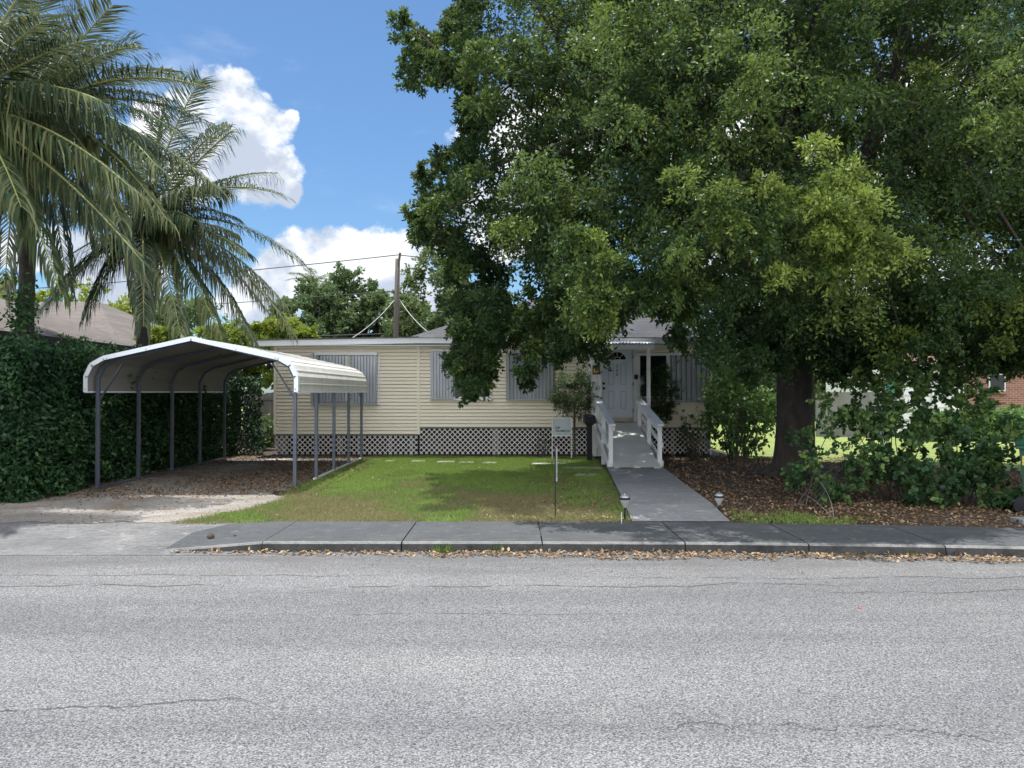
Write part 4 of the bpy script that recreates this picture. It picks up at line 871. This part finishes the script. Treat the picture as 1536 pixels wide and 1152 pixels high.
# --------- palms
def frond(palm, C, tip, lift, leafL, droop, tone, nlf=84, w=.044, base=.10):
    P0 = np.array(C); P2 = np.array(tip); L_ = np.linalg.norm(P2-P0); P1 = (P0+P2)/2+np.array((0, 0, lift*L_))
    s = np.linspace(0, 1, 15)[:, None]; B = (1-s)**2*P0+2*s*(1-s)*P1+s**2*P2
    mb = MB(); mb.tube([Vector(b) for b in B], [.030*(1-.85*i/14)+.004 for i in range(15)], 6, mi=1)
    n = nlf; q = np.sort(rng.uniform(base, 1, n)); q = (np.linspace(base, .995, n)+rng.normal(0, .003, n)).clip(0, 1)[:, None]
    Bp = (1-q)**2*P0+2*q*(1-q)*P1+q**2*P2; T = nrm(2*(1-q)*(P1-P0)+2*q*(P2-P1))
    side = nrm(np.cross(T, np.array((0, 0, 1.0)))); upv = np.cross(side, T)
    Vs = []; tn = []
    prf = np.clip((q[:, 0]+.12)*3.2, .3, 1)*(1-.55*q[:, 0]**3)
    for sg in (-1, 1):
        Ls = leafL*prf*rng.uniform(.68, 1.2, n)*1.2; Ls = Ls[:, None]
        fw = .35+.45*q
        d0 = nrm(side*sg*(.95)+T*fw+upv*(.34)+rng.normal(0, .07, (n, 3)))
        dn = np.array((0, 0, -1.0))
        g1 = droop*.36; g2 = droop*.80; g3 = droop*1.22
        d1 = nrm(d0*(1-g1)+dn*g1); d2 = nrm(d0*max(0, 1-g2)+dn*g2+T*.12+rng.normal(0, .06, (n, 3))); d3 = nrm(d0*max(.0, 1-g3)+dn*g3+T*.1+rng.normal(0, .09, (n, 3)))
        a0 = Bp; a1 = a0+d1*Ls*.33; a2 = a1+d2*Ls*.35; a3 = a2+d3*Ls*.36
        wv = nrm(np.cross(d1, np.cross(side*sg, T))+T*.8)*w/2; 
        Vs.append(np.stack([a0-wv*.5, a0+wv*.5, a1-wv, a1+wv, a2-wv*.8, a2+wv*.8, a3-wv*.08, a3+wv*.08], 1)); tn.append(np.clip(tone+rng.normal(0, .24, n)+.15*q[:, 0], 0, 1))
    V = np.concatenate(Vs); tn = np.concatenate(tn)
    o = npmesh('frond', V, 8, M['palm'], palm, tn, faces=[(0, 1, 3, 2), (2, 3, 5, 4), (4, 5, 7, 6)])
    mb.mi = [0]*len(mb.mi); mb.build('rachis', M['rachis'], o)
def palm(base, crown, rb, rt, fr, label, nfill=6, seed=1):
    e = empty('coconut_palm', base, label, 'palm tree', 'coconut palms behind the hedge')
    B = Vector(base); C = Vector(crown); mb = MB(); n = 44; pts = []; rr = []
    for i in range(n+1):
        q = i/n; pts.append(B.lerp(C, q)+Vector((math.sin(q*3)*.10, 0, 0))); rr.append((rb+(rt-rb)*min(1, q*1.6))*(1.0+(.055 if i % 2 else -.03))+.10*math.exp(-q*9))
    mb.tube(pts, rr, 14); mb.build('trunk', M['palmbark'], e)
    for f in fr: frond(e, C+Vector((0, 0, .1)), f[0], f[1], f[2] if len(f) > 2 else .62, f[3] if len(f) > 3 else .55, f[4] if len(f) > 4 else .45)
    R_ = random.Random(seed)
    for k in range(nfill):
        th = 2*math.pi*k/nfill+R_.uniform(-.3, .3); L_ = R_.uniform(2.6, 3.3); el = R_.uniform(-.15, .8)
        frond(e, C, C+Vector((math.cos(th)*L_, math.sin(th)*L_*.9, L_*el-.4)), .24, .7, R_.uniform(.35, .85), R_.uniform(.15, .5), 80)
    return e
A_ = P(36, 180, 14.2); B_ = P(212, 350, 18); C_ = P(-70, 170, 12.2)
palm((P(25, 588, 14.2).x, 14.2, 0), A_, .17, .13, [
    (P(305, 128, 13.2), .20, .66, .22, .30), (P(338, 195, 13.6), .22, .62, .55, .30), (P(330, 285, 13.0), .20, .62, .7, .62),
    (P(250, 330, 12.6), .22, .70, .85, .66), (P(165, 5, 13.6), .08, .75, .30, .12), (P(60, -70, 13), .1, .7, .3, .15), (P(235, 250, 12.4), .25, .7, .75, .45),
    (P(-30, 330, 13), .2, .7, .8, .5), (P(150, 370, 13.4), .28, .7, .9, .5), (P(120, 90, 15.5), .15, .7, .4, .2), (P(40, 350, 12.9), .35, .7, .9, .45), (P(200, 60, 15), .12, .7, .35, .15), (P(100, 430, 14), .35, .8, .9, .35), (P(5, 440, 13.6), .3, .8, .9, .5), (P(215, 420, 14.2), .38, .75, .85, .55), (P(180, 330, 12.4), .3, .75, .8, .7), (P(120, 10, 14.5), .1, .75, .3, .1), (P(270, 200, 12.8), .22, .65, .5, .3)], 'tallest coconut palm at the left with its trunk rising behind the near hedge', 9, 3)
palm((P(202, 588, 18).x, 18, 0), B_, .17, .13, [
    (P(422, 292, 17), .27, .80, .35, .35), (P(300, 118, 17.2), .22, .85, .3, .25), (P(340, 185, 17), .2, .85, .6, .4), (P(332, 280, 16.6), .22, .85, .7, .6), (P(150, 190, 17.4), .15, .85, .5, .2), (P(240, 170, 18.4), .06, .85, .35, .2), (P(90, 270, 17), .2, .85, .7, .3), (P(345, 195, 18), .10, .62, .35, .50), (P(455, 398, 17), .28, .80, .45, .40), (P(440, 500, 16.8), .30, .72, .9, .95),
    (P(335, 515, 16.6), .26, .80, .75, .60), (P(385, 520, 17.2), .32, .75, .9, .55), (P(38, 490, 16.5), .16, .85, .70, .02), (P(130, 470, 17), .25, .8, .8, .1),
    (P(330, 420, 18.5), .2, .7, .7, .5), (P(395, 460, 17.6), .28, .7, .85, .75), (P(100, 330, 18), .2, .7, .5, .2), (P(235, 250, 18), .05, .7, .3, .25), (P(160, 300, 19), .1, .7, .4, .2), (P(290, 330, 16.5), .25, .7, .8, .5), (P(80, 400, 17), .2, .8, .8, .1), (P(70, 455, 17.6), .2, .8, .7, .05), (P(270, 500, 16.2), .3, .8, .85, .6), (P(370, 380, 16.6), .2, .7, .6, .6), (P(425, 455, 17.4), .28, .75, .9, .85), (P(215, 490, 16), .4, .8, .9, .3)], 'shorter coconut palm with its trunk rising beyond the left slope of the carport roof', 9, 5)
palm((-8.9, 11.9, 0), C_, .17, .13, [
    (P(150, 150, 11.6), .22, .80, .85, .50), (P(205, 290, 11.4), .18, .85, .85, .66), (P(215, 395, 11.6), .14, .85, .85, .55), (P(120, 60, 12), .12, .8, .5, .2),
    (P(60, 30, 11.5), .1, .8, .4, .3), (P(90, 440, 11.5), .3, .8, .9, .4), (P(30, 310, 11.2), .25, .8, .85, .45), (P(60, -60, 12), .1, .8, .4, .2)], 'coconut palm at the left frame edge of which only long arching fronds reach in', 8, 8)

# --------- hedge
hd = empty('hedge', (-8, 14, 0), 'tall dense dark green hedge along the left side of the carport', 'hedge')
def hedge_leaves(faces, n, L, thick=.22):
    Vs = []; tn = []
    tot = sum(f[6] for f in faces)
    for (o0, u_, v_, nn, lu, lv, wt) in faces:
        k = int(n*wt/tot); a = rng.uniform(0, lu, k); b_ = rng.uniform(0, lv, k)
        bulge = fbm2(a, b_, 1.1, int(lu*10))*.24+fbm2(a, b_, 4, 77)*.07
        d_ = rng.uniform(-thick, .06, k)+bulge
        p_ = np.array(o0)+np.outer(a, u_)+np.outer(b_, v_)+np.outer(d_, nn)
        dv = rng.normal(0, .7, (k, 3))+np.array(nn)*.5; dv[:, 2] -= .4; nzv = rng.normal(0, .5, (k, 3))+np.array(nn)*.8; nzv[:, 2] += .6
        Ls = rng.uniform(L*.7, L*1.3, k); Vs.append(leafpoly(p_, dv, Ls, Ls*.55, True, nzv)); tn.append(np.clip(.42+bulge*.8+rng.normal(0, .16, k), 0, 1))
    return np.concatenate(Vs), np.concatenate(tn)
hz_ = 2.52
fcs = [((-13, 12.0, 0), (1, 0, 0), (0, 0, 1), (0, -1, 0), 5.3, hz_, 5.3*hz_*1.2), ((-7.75, 12.0, 0), (0, 1, 0), (0, 0, 1), (1, 0, 0), 9.6, hz_, 9.6*hz_), ((-13, 12.0, hz_), (1, 0, 0), (0, 1, 0), (0, 0, 1), 5.3, 9.6, 5.3*9.6*.55), ((-8.6, 21.5, 0), (1, 0, 0), (0, 0, 1), (0, -1, 0), 1.6, 2.2, 1.6*2.3)]
V, tn = hedge_leaves(fcs, 82000, .085)
n = 500; p_ = np.array(P(32, 470, 13.7))+rng.normal(0, 1, (n, 3))*np.array((.14, .1, .3)); Ls = rng.uniform(.06, .11, n)
V = np.concatenate([V, leafpoly(p_, unit(n), Ls, Ls*.6, True)]); tn = np.append(tn, rng.uniform(.4, .9, n))
kk = 120; a = rng.random(kk); C1 = np.where((a < .45)[:, None], np.stack([rng.uniform(-12, -7.9, kk), rng.uniform(11.75, 11.95, kk), rng.uniform(.2, 2.5, kk)], 1), np.where((a < .7)[:, None], np.stack([rng.uniform(-7.75, -7.6, kk), rng.uniform(12, 21, kk), rng.uniform(.3, 2.5, kk)], 1), np.stack([rng.uniform(-12.5, -7.8, kk), rng.uniform(12, 20, kk), rng.uniform(2.5, 2.72, kk)], 1)))
S_ = sprays(C1, rng.uniform(.14, .30, kk), 4, 9, .08, .55, .1, .6, True, 1.0); V = np.concatenate([V, S_]); tn = np.append(tn, np.clip(np.repeat(rng.uniform(.35, .95, kk), 36)+rng.normal(0, .1, kk*36), 0, 1))
npmesh('foliage', V, 6, M['leaf_hedge'], hd, tn)
MB().box((-13, 12.3, 0), (-8.1, 21.4, hz_-.25)).build('inner_branches', M['leaf_hedge'], hd)
# --------- generic shrubs
def shrub(name, base, cz, rx, ry, rz_, ncl, mat, label, cat='shrub', L=.06, W=.4, trunk=.03, tone=.4, rnd=False, stems=3, top=0.0, rmin=.35, ntw=10, nl=16, group=None, cr=.2, shell=True):
    B = Vector(base); e = empty(name, B, label, cat, group); u_ = unit(ncl); 
    rad = rng.uniform(rmin, 1, ncl)**(.5 if shell else 1.0)
    C = np.array((B.x, B.y, cz))+u_*rad[:, None]*np.array((rx, ry, rz_)); C = C[C[:, 2] > .04]; k = len(C); R_ = np.full(k, cr)*rng.uniform(.7, 1.3, k)
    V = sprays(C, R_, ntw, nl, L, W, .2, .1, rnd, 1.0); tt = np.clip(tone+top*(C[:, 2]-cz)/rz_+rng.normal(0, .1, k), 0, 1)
    V[:, :, 2] = np.maximum(V[:, :, 2], .01)
    npmesh('crown' if trunk > .02 else 'foliage', V, 6 if rnd else 4, mat, e, np.clip(np.repeat(tt, ntw*nl)+rng.normal(0, .12, len(V)), 0, 1))
    mb = MB(); top_ = Vector((B.x, B.y, cz-rz_*.4))
    if stems == 1:
        limb(mb, B, top_, trunk, trunk*.7, .08, 8)
        for i in range(0, k, max(1, k//16)): limb(mb, top_, Vector(C[i]), trunk*.5, .004, .2, 5, 4)
    else:
        for i in range(0, k, max(1, k//(stems*3))): limb(mb, B+Vector((random.uniform(-.12, .12), random.uniform(-.1, .1), 0)), Vector(C[i]), trunk*.6, .004, .35, 6, 5)
    mb.build('trunk' if stems == 1 else 'stems', M['twig'], e); return e
b1 = G(862, 687); cz1 = H-(592-HY)*b1.y/F
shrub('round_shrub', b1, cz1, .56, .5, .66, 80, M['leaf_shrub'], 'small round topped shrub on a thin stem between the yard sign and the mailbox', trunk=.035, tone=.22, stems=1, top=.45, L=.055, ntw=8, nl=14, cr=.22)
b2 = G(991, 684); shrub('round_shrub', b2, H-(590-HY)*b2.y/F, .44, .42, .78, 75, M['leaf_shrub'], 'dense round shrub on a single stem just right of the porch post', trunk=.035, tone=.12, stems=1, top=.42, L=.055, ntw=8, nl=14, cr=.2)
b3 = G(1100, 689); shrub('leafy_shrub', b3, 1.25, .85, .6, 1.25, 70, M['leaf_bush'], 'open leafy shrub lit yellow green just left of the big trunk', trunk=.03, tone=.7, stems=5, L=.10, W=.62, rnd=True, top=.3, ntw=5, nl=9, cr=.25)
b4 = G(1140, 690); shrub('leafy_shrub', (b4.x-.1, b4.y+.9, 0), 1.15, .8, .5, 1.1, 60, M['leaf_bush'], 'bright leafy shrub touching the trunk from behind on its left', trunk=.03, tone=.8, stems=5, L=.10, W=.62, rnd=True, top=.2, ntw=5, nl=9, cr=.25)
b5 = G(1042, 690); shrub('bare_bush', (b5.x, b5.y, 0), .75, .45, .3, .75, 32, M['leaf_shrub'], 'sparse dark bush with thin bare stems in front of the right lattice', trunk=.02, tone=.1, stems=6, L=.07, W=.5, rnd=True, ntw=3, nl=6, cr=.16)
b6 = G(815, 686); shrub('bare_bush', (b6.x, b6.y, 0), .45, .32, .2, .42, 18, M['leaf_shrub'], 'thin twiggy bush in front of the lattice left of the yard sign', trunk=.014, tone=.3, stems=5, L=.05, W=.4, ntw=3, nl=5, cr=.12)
b7 = G(842, 655); 
# foreground bushes right
def bush(base, blobs, L, n, label, tone=.45, top=.2):
    e = empty('hibiscus_bush', base, label, 'bush', 'broad leaved bushes below the shade tree'); B = Vector(base); Cs = []; Rs = []
    for (px_, py_, Y_, r, k) in blobs:
        k = max(4, int(k*.68))
        ctr = np.array(P(px_, py_, Y_)); q = ctr+unit(k)*(rng.uniform(.2, 1, k)**.6)[:, None]*r*np.array((1, .8, .85)); Cs.append(q)
    C = np.vstack(Cs); C[:, 2] = np.maximum(C[:, 2], .10); k = len(C)
    V = sprays(C, np.full(k, .17), n[0], n[1], L, .78, .25, .1, True, 1.0); V[:, :, 2] = np.maximum(V[:, :, 2], .012)
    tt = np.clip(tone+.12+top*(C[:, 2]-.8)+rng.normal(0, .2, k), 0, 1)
    npmesh('foliage', V, 6, M['leaf_bush'], e, np.clip(np.repeat(tt, n[0]*n[1])+rng.normal(0, .1, len(V)), 0, 1))
    mb = MB()
    for i in range(0, k, 11): limb(mb, B+Vector((random.uniform(-.25, .25), random.uniform(.0, .3), 0)), Vector(C[i]), .011, .004, .6, 5, 6)
    mb.build('stems', M['bark'], e); return e
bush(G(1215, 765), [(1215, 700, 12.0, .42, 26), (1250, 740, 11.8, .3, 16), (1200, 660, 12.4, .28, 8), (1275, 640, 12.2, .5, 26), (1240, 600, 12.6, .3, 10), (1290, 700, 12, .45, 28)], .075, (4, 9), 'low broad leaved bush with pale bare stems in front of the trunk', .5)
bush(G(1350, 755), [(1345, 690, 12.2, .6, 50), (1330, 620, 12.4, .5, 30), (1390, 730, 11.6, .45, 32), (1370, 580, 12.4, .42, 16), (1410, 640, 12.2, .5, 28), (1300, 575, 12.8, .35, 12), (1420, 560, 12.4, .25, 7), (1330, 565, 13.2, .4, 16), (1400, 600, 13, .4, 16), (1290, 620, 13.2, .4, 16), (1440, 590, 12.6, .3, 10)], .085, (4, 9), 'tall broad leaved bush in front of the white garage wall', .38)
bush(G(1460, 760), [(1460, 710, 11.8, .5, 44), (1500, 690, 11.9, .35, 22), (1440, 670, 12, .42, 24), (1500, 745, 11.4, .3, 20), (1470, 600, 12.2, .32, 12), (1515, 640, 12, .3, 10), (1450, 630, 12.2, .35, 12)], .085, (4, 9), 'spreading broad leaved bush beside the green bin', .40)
# stems showing pale in front
e = empty('dry_branch', G(1245, 790), 'pale dry branching stick standing in the litter before the low bush', 'branch')
mb = MB(); q0 = G(1250, 778); 
for a in ((1205, 742), (1222, 715)): limb(mb, q0, P(a[0], a[1], 11.6), .008, .003, .6, 6)
mb.build('sticks', M['wood_old'], e)

# --------- background trees
def bgtree(px_, Y_, ztop, rx, rz_, lb, mat='leaf_far', tone=.4, name='broadleaf_tree', n=1, dens=1.0, zc=None, grp='trees beyond the houses'):
    X = (px_-CX)/F*Y_; e = empty(name, (X, Y_, 0), lb, 'tree', grp); ncl = int(46*dens); zc = zc or ztop-rz_
    u_ = unit(ncl, .15); rad = rng.uniform(.25, 1, ncl)**.5; C = np.array((X, Y_, zc))+u_*rad[:, None]*np.array((rx, rx*.8, rz_)); C = C[C[:, 2] > .5]; k = len(C)
    R_ = rng.uniform(.22, .36, k)*rx*.9
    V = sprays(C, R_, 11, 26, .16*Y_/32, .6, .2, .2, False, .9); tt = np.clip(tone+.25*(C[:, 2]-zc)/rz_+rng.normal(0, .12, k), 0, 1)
    npmesh('crown', V, 4, M[mat], e, np.clip(np.repeat(tt, 11*26)+rng.normal(0, .12, len(V)), 0, 1))
    mb = MB(); T_ = Vector((X, Y_, zc-rz_*.5)); limb(mb, (X, Y_, 0), T_, .22, .15, .05, 8)
    for i in range(0, k, max(1, k//10)): limb(mb, T_, Vector(C[i]), .09, .02, .2, 5, 4)
    mb.build('trunk', M['bark'], e); return e
def zt_(py_, Y_): return H-(py_-HY)*Y_/F
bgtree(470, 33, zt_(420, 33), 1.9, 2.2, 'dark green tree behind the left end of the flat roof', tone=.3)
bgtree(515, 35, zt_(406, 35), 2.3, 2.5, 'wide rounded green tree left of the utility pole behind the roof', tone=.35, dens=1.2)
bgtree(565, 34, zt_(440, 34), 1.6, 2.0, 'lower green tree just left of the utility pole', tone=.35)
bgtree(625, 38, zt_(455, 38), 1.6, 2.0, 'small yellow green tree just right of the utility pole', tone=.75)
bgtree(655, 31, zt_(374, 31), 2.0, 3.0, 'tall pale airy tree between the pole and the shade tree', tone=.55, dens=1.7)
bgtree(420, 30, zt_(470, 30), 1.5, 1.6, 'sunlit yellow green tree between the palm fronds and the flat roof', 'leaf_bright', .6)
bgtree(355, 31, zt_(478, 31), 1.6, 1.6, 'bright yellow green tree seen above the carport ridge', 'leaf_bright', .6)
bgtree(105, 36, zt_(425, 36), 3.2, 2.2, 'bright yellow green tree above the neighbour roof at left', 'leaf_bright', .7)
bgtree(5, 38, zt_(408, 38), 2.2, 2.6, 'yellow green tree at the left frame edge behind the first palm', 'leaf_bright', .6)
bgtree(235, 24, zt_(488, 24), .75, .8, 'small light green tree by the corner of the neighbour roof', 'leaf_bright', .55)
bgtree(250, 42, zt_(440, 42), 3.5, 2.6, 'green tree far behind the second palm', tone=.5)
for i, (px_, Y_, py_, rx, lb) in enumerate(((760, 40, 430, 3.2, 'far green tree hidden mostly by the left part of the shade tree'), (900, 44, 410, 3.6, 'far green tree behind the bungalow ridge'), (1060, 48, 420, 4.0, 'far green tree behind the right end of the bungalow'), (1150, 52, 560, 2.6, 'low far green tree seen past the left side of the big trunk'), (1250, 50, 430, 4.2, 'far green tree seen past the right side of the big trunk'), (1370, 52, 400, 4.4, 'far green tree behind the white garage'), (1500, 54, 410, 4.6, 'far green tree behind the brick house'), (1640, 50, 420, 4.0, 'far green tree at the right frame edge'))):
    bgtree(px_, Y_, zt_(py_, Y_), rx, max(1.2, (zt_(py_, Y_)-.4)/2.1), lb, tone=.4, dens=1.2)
# distant palm tuft
tp = P(467, 425, 40); e = empty('coconut_palm', (tp.x, 40, 0), 'tiny distant palm top standing above the dark green tree', 'palm tree', 'distant palms')
MB().tube([(tp.x, 40, 0), tp], [.15, .1], 8).build('trunk', M['palmbark'], e)
for k in range(9): th = k*.7; frond(e, tp, tp+Vector((math.cos(th)*1.3, math.sin(th)*1.3, .35+.3*math.sin(k*2.1))), .25, .45, .4, .5, 22, .06)

# --------- hedge row near brick house
hd2 = empty('low_hedge', P(1500, 640, 27), 'low sunlit hedge before the brick house', 'hedge')
xa, xb = P(1385, 640, 27).x, P(1700, 640, 27).x; zt2 = zt_(622, 27)
V, tn = hedge_leaves([((xa, 27, .0), (1, 0, 0), (0, 0, 1), (0, -1, 0), xb-xa, zt2, 3), ((xa, 27, zt2), (1, 0, 0), (0, 1, 0), (0, 0, 1), xb-xa, 1.0, 3)], 14000, .12)
npmesh('foliage', V, 6, M['leaf_bush'], hd2, np.clip(tn+.3, 0, 1)); MB().box((xa, 27.2, 0), (xb, 27.9, zt2-.15)).build('inner_branches', M['leaf_bush'], hd2)

hd3 = empty('tall_hedge', (26, 46, 0), 'tall dark hedge closing the far side lawn behind the white garage', 'hedge')
V, tn = hedge_leaves([((8, 46, .0), (1, 0, 0), (0, 0, 1), (0, -1, 0), 40, 4.2, 3)], 22000, .26, .5)
npmesh('foliage', V, 6, M['leaf_far'], hd3, np.clip(tn, 0, 1)); MB().box((8, 46.5, 0), (48, 47.5, 4.0)).build('inner_branches', M['leaf_far'], hd3)
# ------------------------------------------------------------------ neighbour houses
nh = empty('neighbour_house', (-14, 18, 0), 'low neighbour house with a brown shingle roof behind the hedge at left', 'house')
mb = MB(); mb.box((-18, 13.5, 0), (-10.75, 22, 2.86)); mb.box((-21, 22.01, 0), (-11.9, 32, 3.0)); mb.build('wall', pm('neighbour_wall', (.42, .38, .33), None, 2, .8), nh)
ex, ey0, ey1, ez = -10.2, 12.6, 22.6, 2.98; rX, rZ = -14.6, 4.45
mb = MB(); mb.poly([(ex, ey0, ez), (ex, ey1, ez), (rX, ey1-1, rZ), (rX, ey0+3.5, rZ)]); mb.poly([(ex, ey0, ez), (rX, ey0+3.5, rZ), (-19, ey0, ez)]); mb.poly([(-19, ey0, ez), (rX, ey0+3.5, rZ), (rX, ey1-1, rZ), (-19, ey1, ez)]); mb.build('roof', M['shingle_b'], nh)
mb = MB(); mb.box((ex-.02, ey0, ez-.16), (ex+.02, ey1, ez-.002)); mb.box((-19, ey0-.02, ez-.16), (ex-.02, ey0+.02, ez-.002)); mb.poly([(ex-.02, ey0+.02, ez-.15), (ex-.02, ey1, ez-.15), (-10.8, ey1, ez-.15), (-10.8, ey0+.02, ez-.15)]); mb.build('eave', pm('brown_eave', (.05, .04, .035), None, 3, .8), nh)
mb = MB(); z0, zr = 3.12, 5.0; x0, x1, y0, y1 = -22, -11.4, 22.3, 33; ym = 27.6
mb.poly([(x0, y0, z0), (x1, y0, z0), (x1-3.5, ym, zr), (x0+4, ym, zr)]); mb.poly([(x1, y0, z0), (x1, y1, z0), (x1-3.5, ym, zr)]); mb.poly([(x1, y1, z0), (x0, y1, z0), (x0+4, ym, zr), (x1-3.5, ym, zr)]); mb.build('rear_roof', M['shingle_b2'], nh)
mb = MB(); mb.box((x0, y0-.03, z0-.2), (x1, y0, z0-.003)); mb.box((x1-.0, y0-.03, z0-.2), (x1+.03, y1, z0-.003)); mb.build('rear_eave', M['black'], nh)
bh = empty('brick_house', (22, 33, 0), 'red brick house with a pink brown roof and a white garage wing at the right', 'house')
Yb = 32; bxx = lambda p_: (p_-CX)/F*Yb; bz = lambda p_: H-(p_-HY)*Yb/F
MB().box((bxx(1446), Yb+.3, 0), (bxx(1446)+14, Yb+8, bz(528))).build('wall', M['brick'], bh)
MB().box((bxx(1342), Yb, 0), (bxx(1446), Yb+7, bz(549))).build('garage_wall', M['white'], bh)
mb = MB()
for k in range(4): a = bxx(1352)+k*.62; mb.box((a, Yb-.05, .1), (a+.05, Yb-.002, bz(575)))
for k in range(4): mb.box((bxx(1350), Yb-.045, .1+k*.5), (bxx(1425), Yb-.004, .13+k*.5))
mb.build('garage_door', M['shutter_pale'], bh)
MB().box((bxx(1340)-.3, Yb-.06, bz(592)), (bxx(1340)+.1, Yb-.01, bz(570))).build('green_panel', pm('green_sheet', (.02, .22, .17), None, 3, .5), bh)
mb = MB(); a, b_ = bxx(1338), bxx(1448)
mb.poly([(a, Yb-.4, bz(549)+.02), (b_, Yb-.4, bz(549)+.02), (b_+1, Yb+4, bz(505)), (a+1.2, Yb+4, bz(505))]); mb.poly([(bxx(1446)-.4, Yb-.2, bz(527)), (bxx(1446)+15, Yb-.2, bz(527)), (bxx(1446)+15, Yb+4.5, bz(480)), (bxx(1446)+1.8, Yb+4.5, bz(480))]); mb.poly([(bxx(1446)-.4, Yb-.2, bz(527)), (bxx(1446)+1.8, Yb+4.5, bz(480)), (bxx(1446)-.4, Yb+8.5, bz(527))]); mb.build('roof', M['roofred'], bh)
MB().box((bxx(1446)-.4, Yb-.24, bz(527)-.18), (bxx(1446)+15, Yb-.2, bz(527)-.003)).box((a, Yb-.44, bz(549)-.16), (b_, Yb-.40, bz(549)+.01)).build('fascia', M['white'], bh)
wn = MB().box((bxx(1489), Yb+.24, bz(587)), (bxx(1514), Yb+.297, bz(560))).build('window', M['white'], bh); MB().box((bxx(1491), Yb+.22, bz(585)), (bxx(1512), Yb+.238, bz(562))).build('pane', M['glass'], wn)
MB().box((bxx(1487), Yb+.16, bz(591)), (bxx(1516), Yb+.296, bz(587.5))).build('window_ledge', M['brick'], bh)
tag(MB().box((P(1225, 0, 30).x, 30, 0), (P(1345, 0, 30).x, 30.12, zt_(588, 30))).build('pale_fence', pm('pale_fence_paint', (.22, .22, .21), (.15, .15, .15), 3, .8)), 'pale grey fence panel behind the bushes left of the white garage', 'fence')
fn = empty('wooden_fence', (-7.3, 24.5, 0), 'weathered grey plank fence in the gap between hedge and bungalow', 'fence')
mb = MB()
for k in range(16): mb.box((-8.6+k*.145, 24.5+random.uniform(-.005, .005), 0), (-8.6+k*.145+.135, 24.525, 1.72+random.uniform(-.03, .03)))
mb.build('planks', M['wood_old'], fn); MB().box((-7.62, 24.4, 0), (-7.55, 24.47, 1.75)).box((-8.6, 24.47, 1.5), (-6.3, 24.495, 1.58)).build('fence_rail', M['wood_old'], fn)
shrub('fence_weed_bush', (-7.5, 23.2, 0), .5, .45, .3, .55, 36, M['leaf_bush'], 'leafy green weeds growing at the foot of the plank fence', trunk=.012, tone=.7, stems=5, L=.09, rnd=True, W=.6, ntw=4, nl=8, cr=.16)
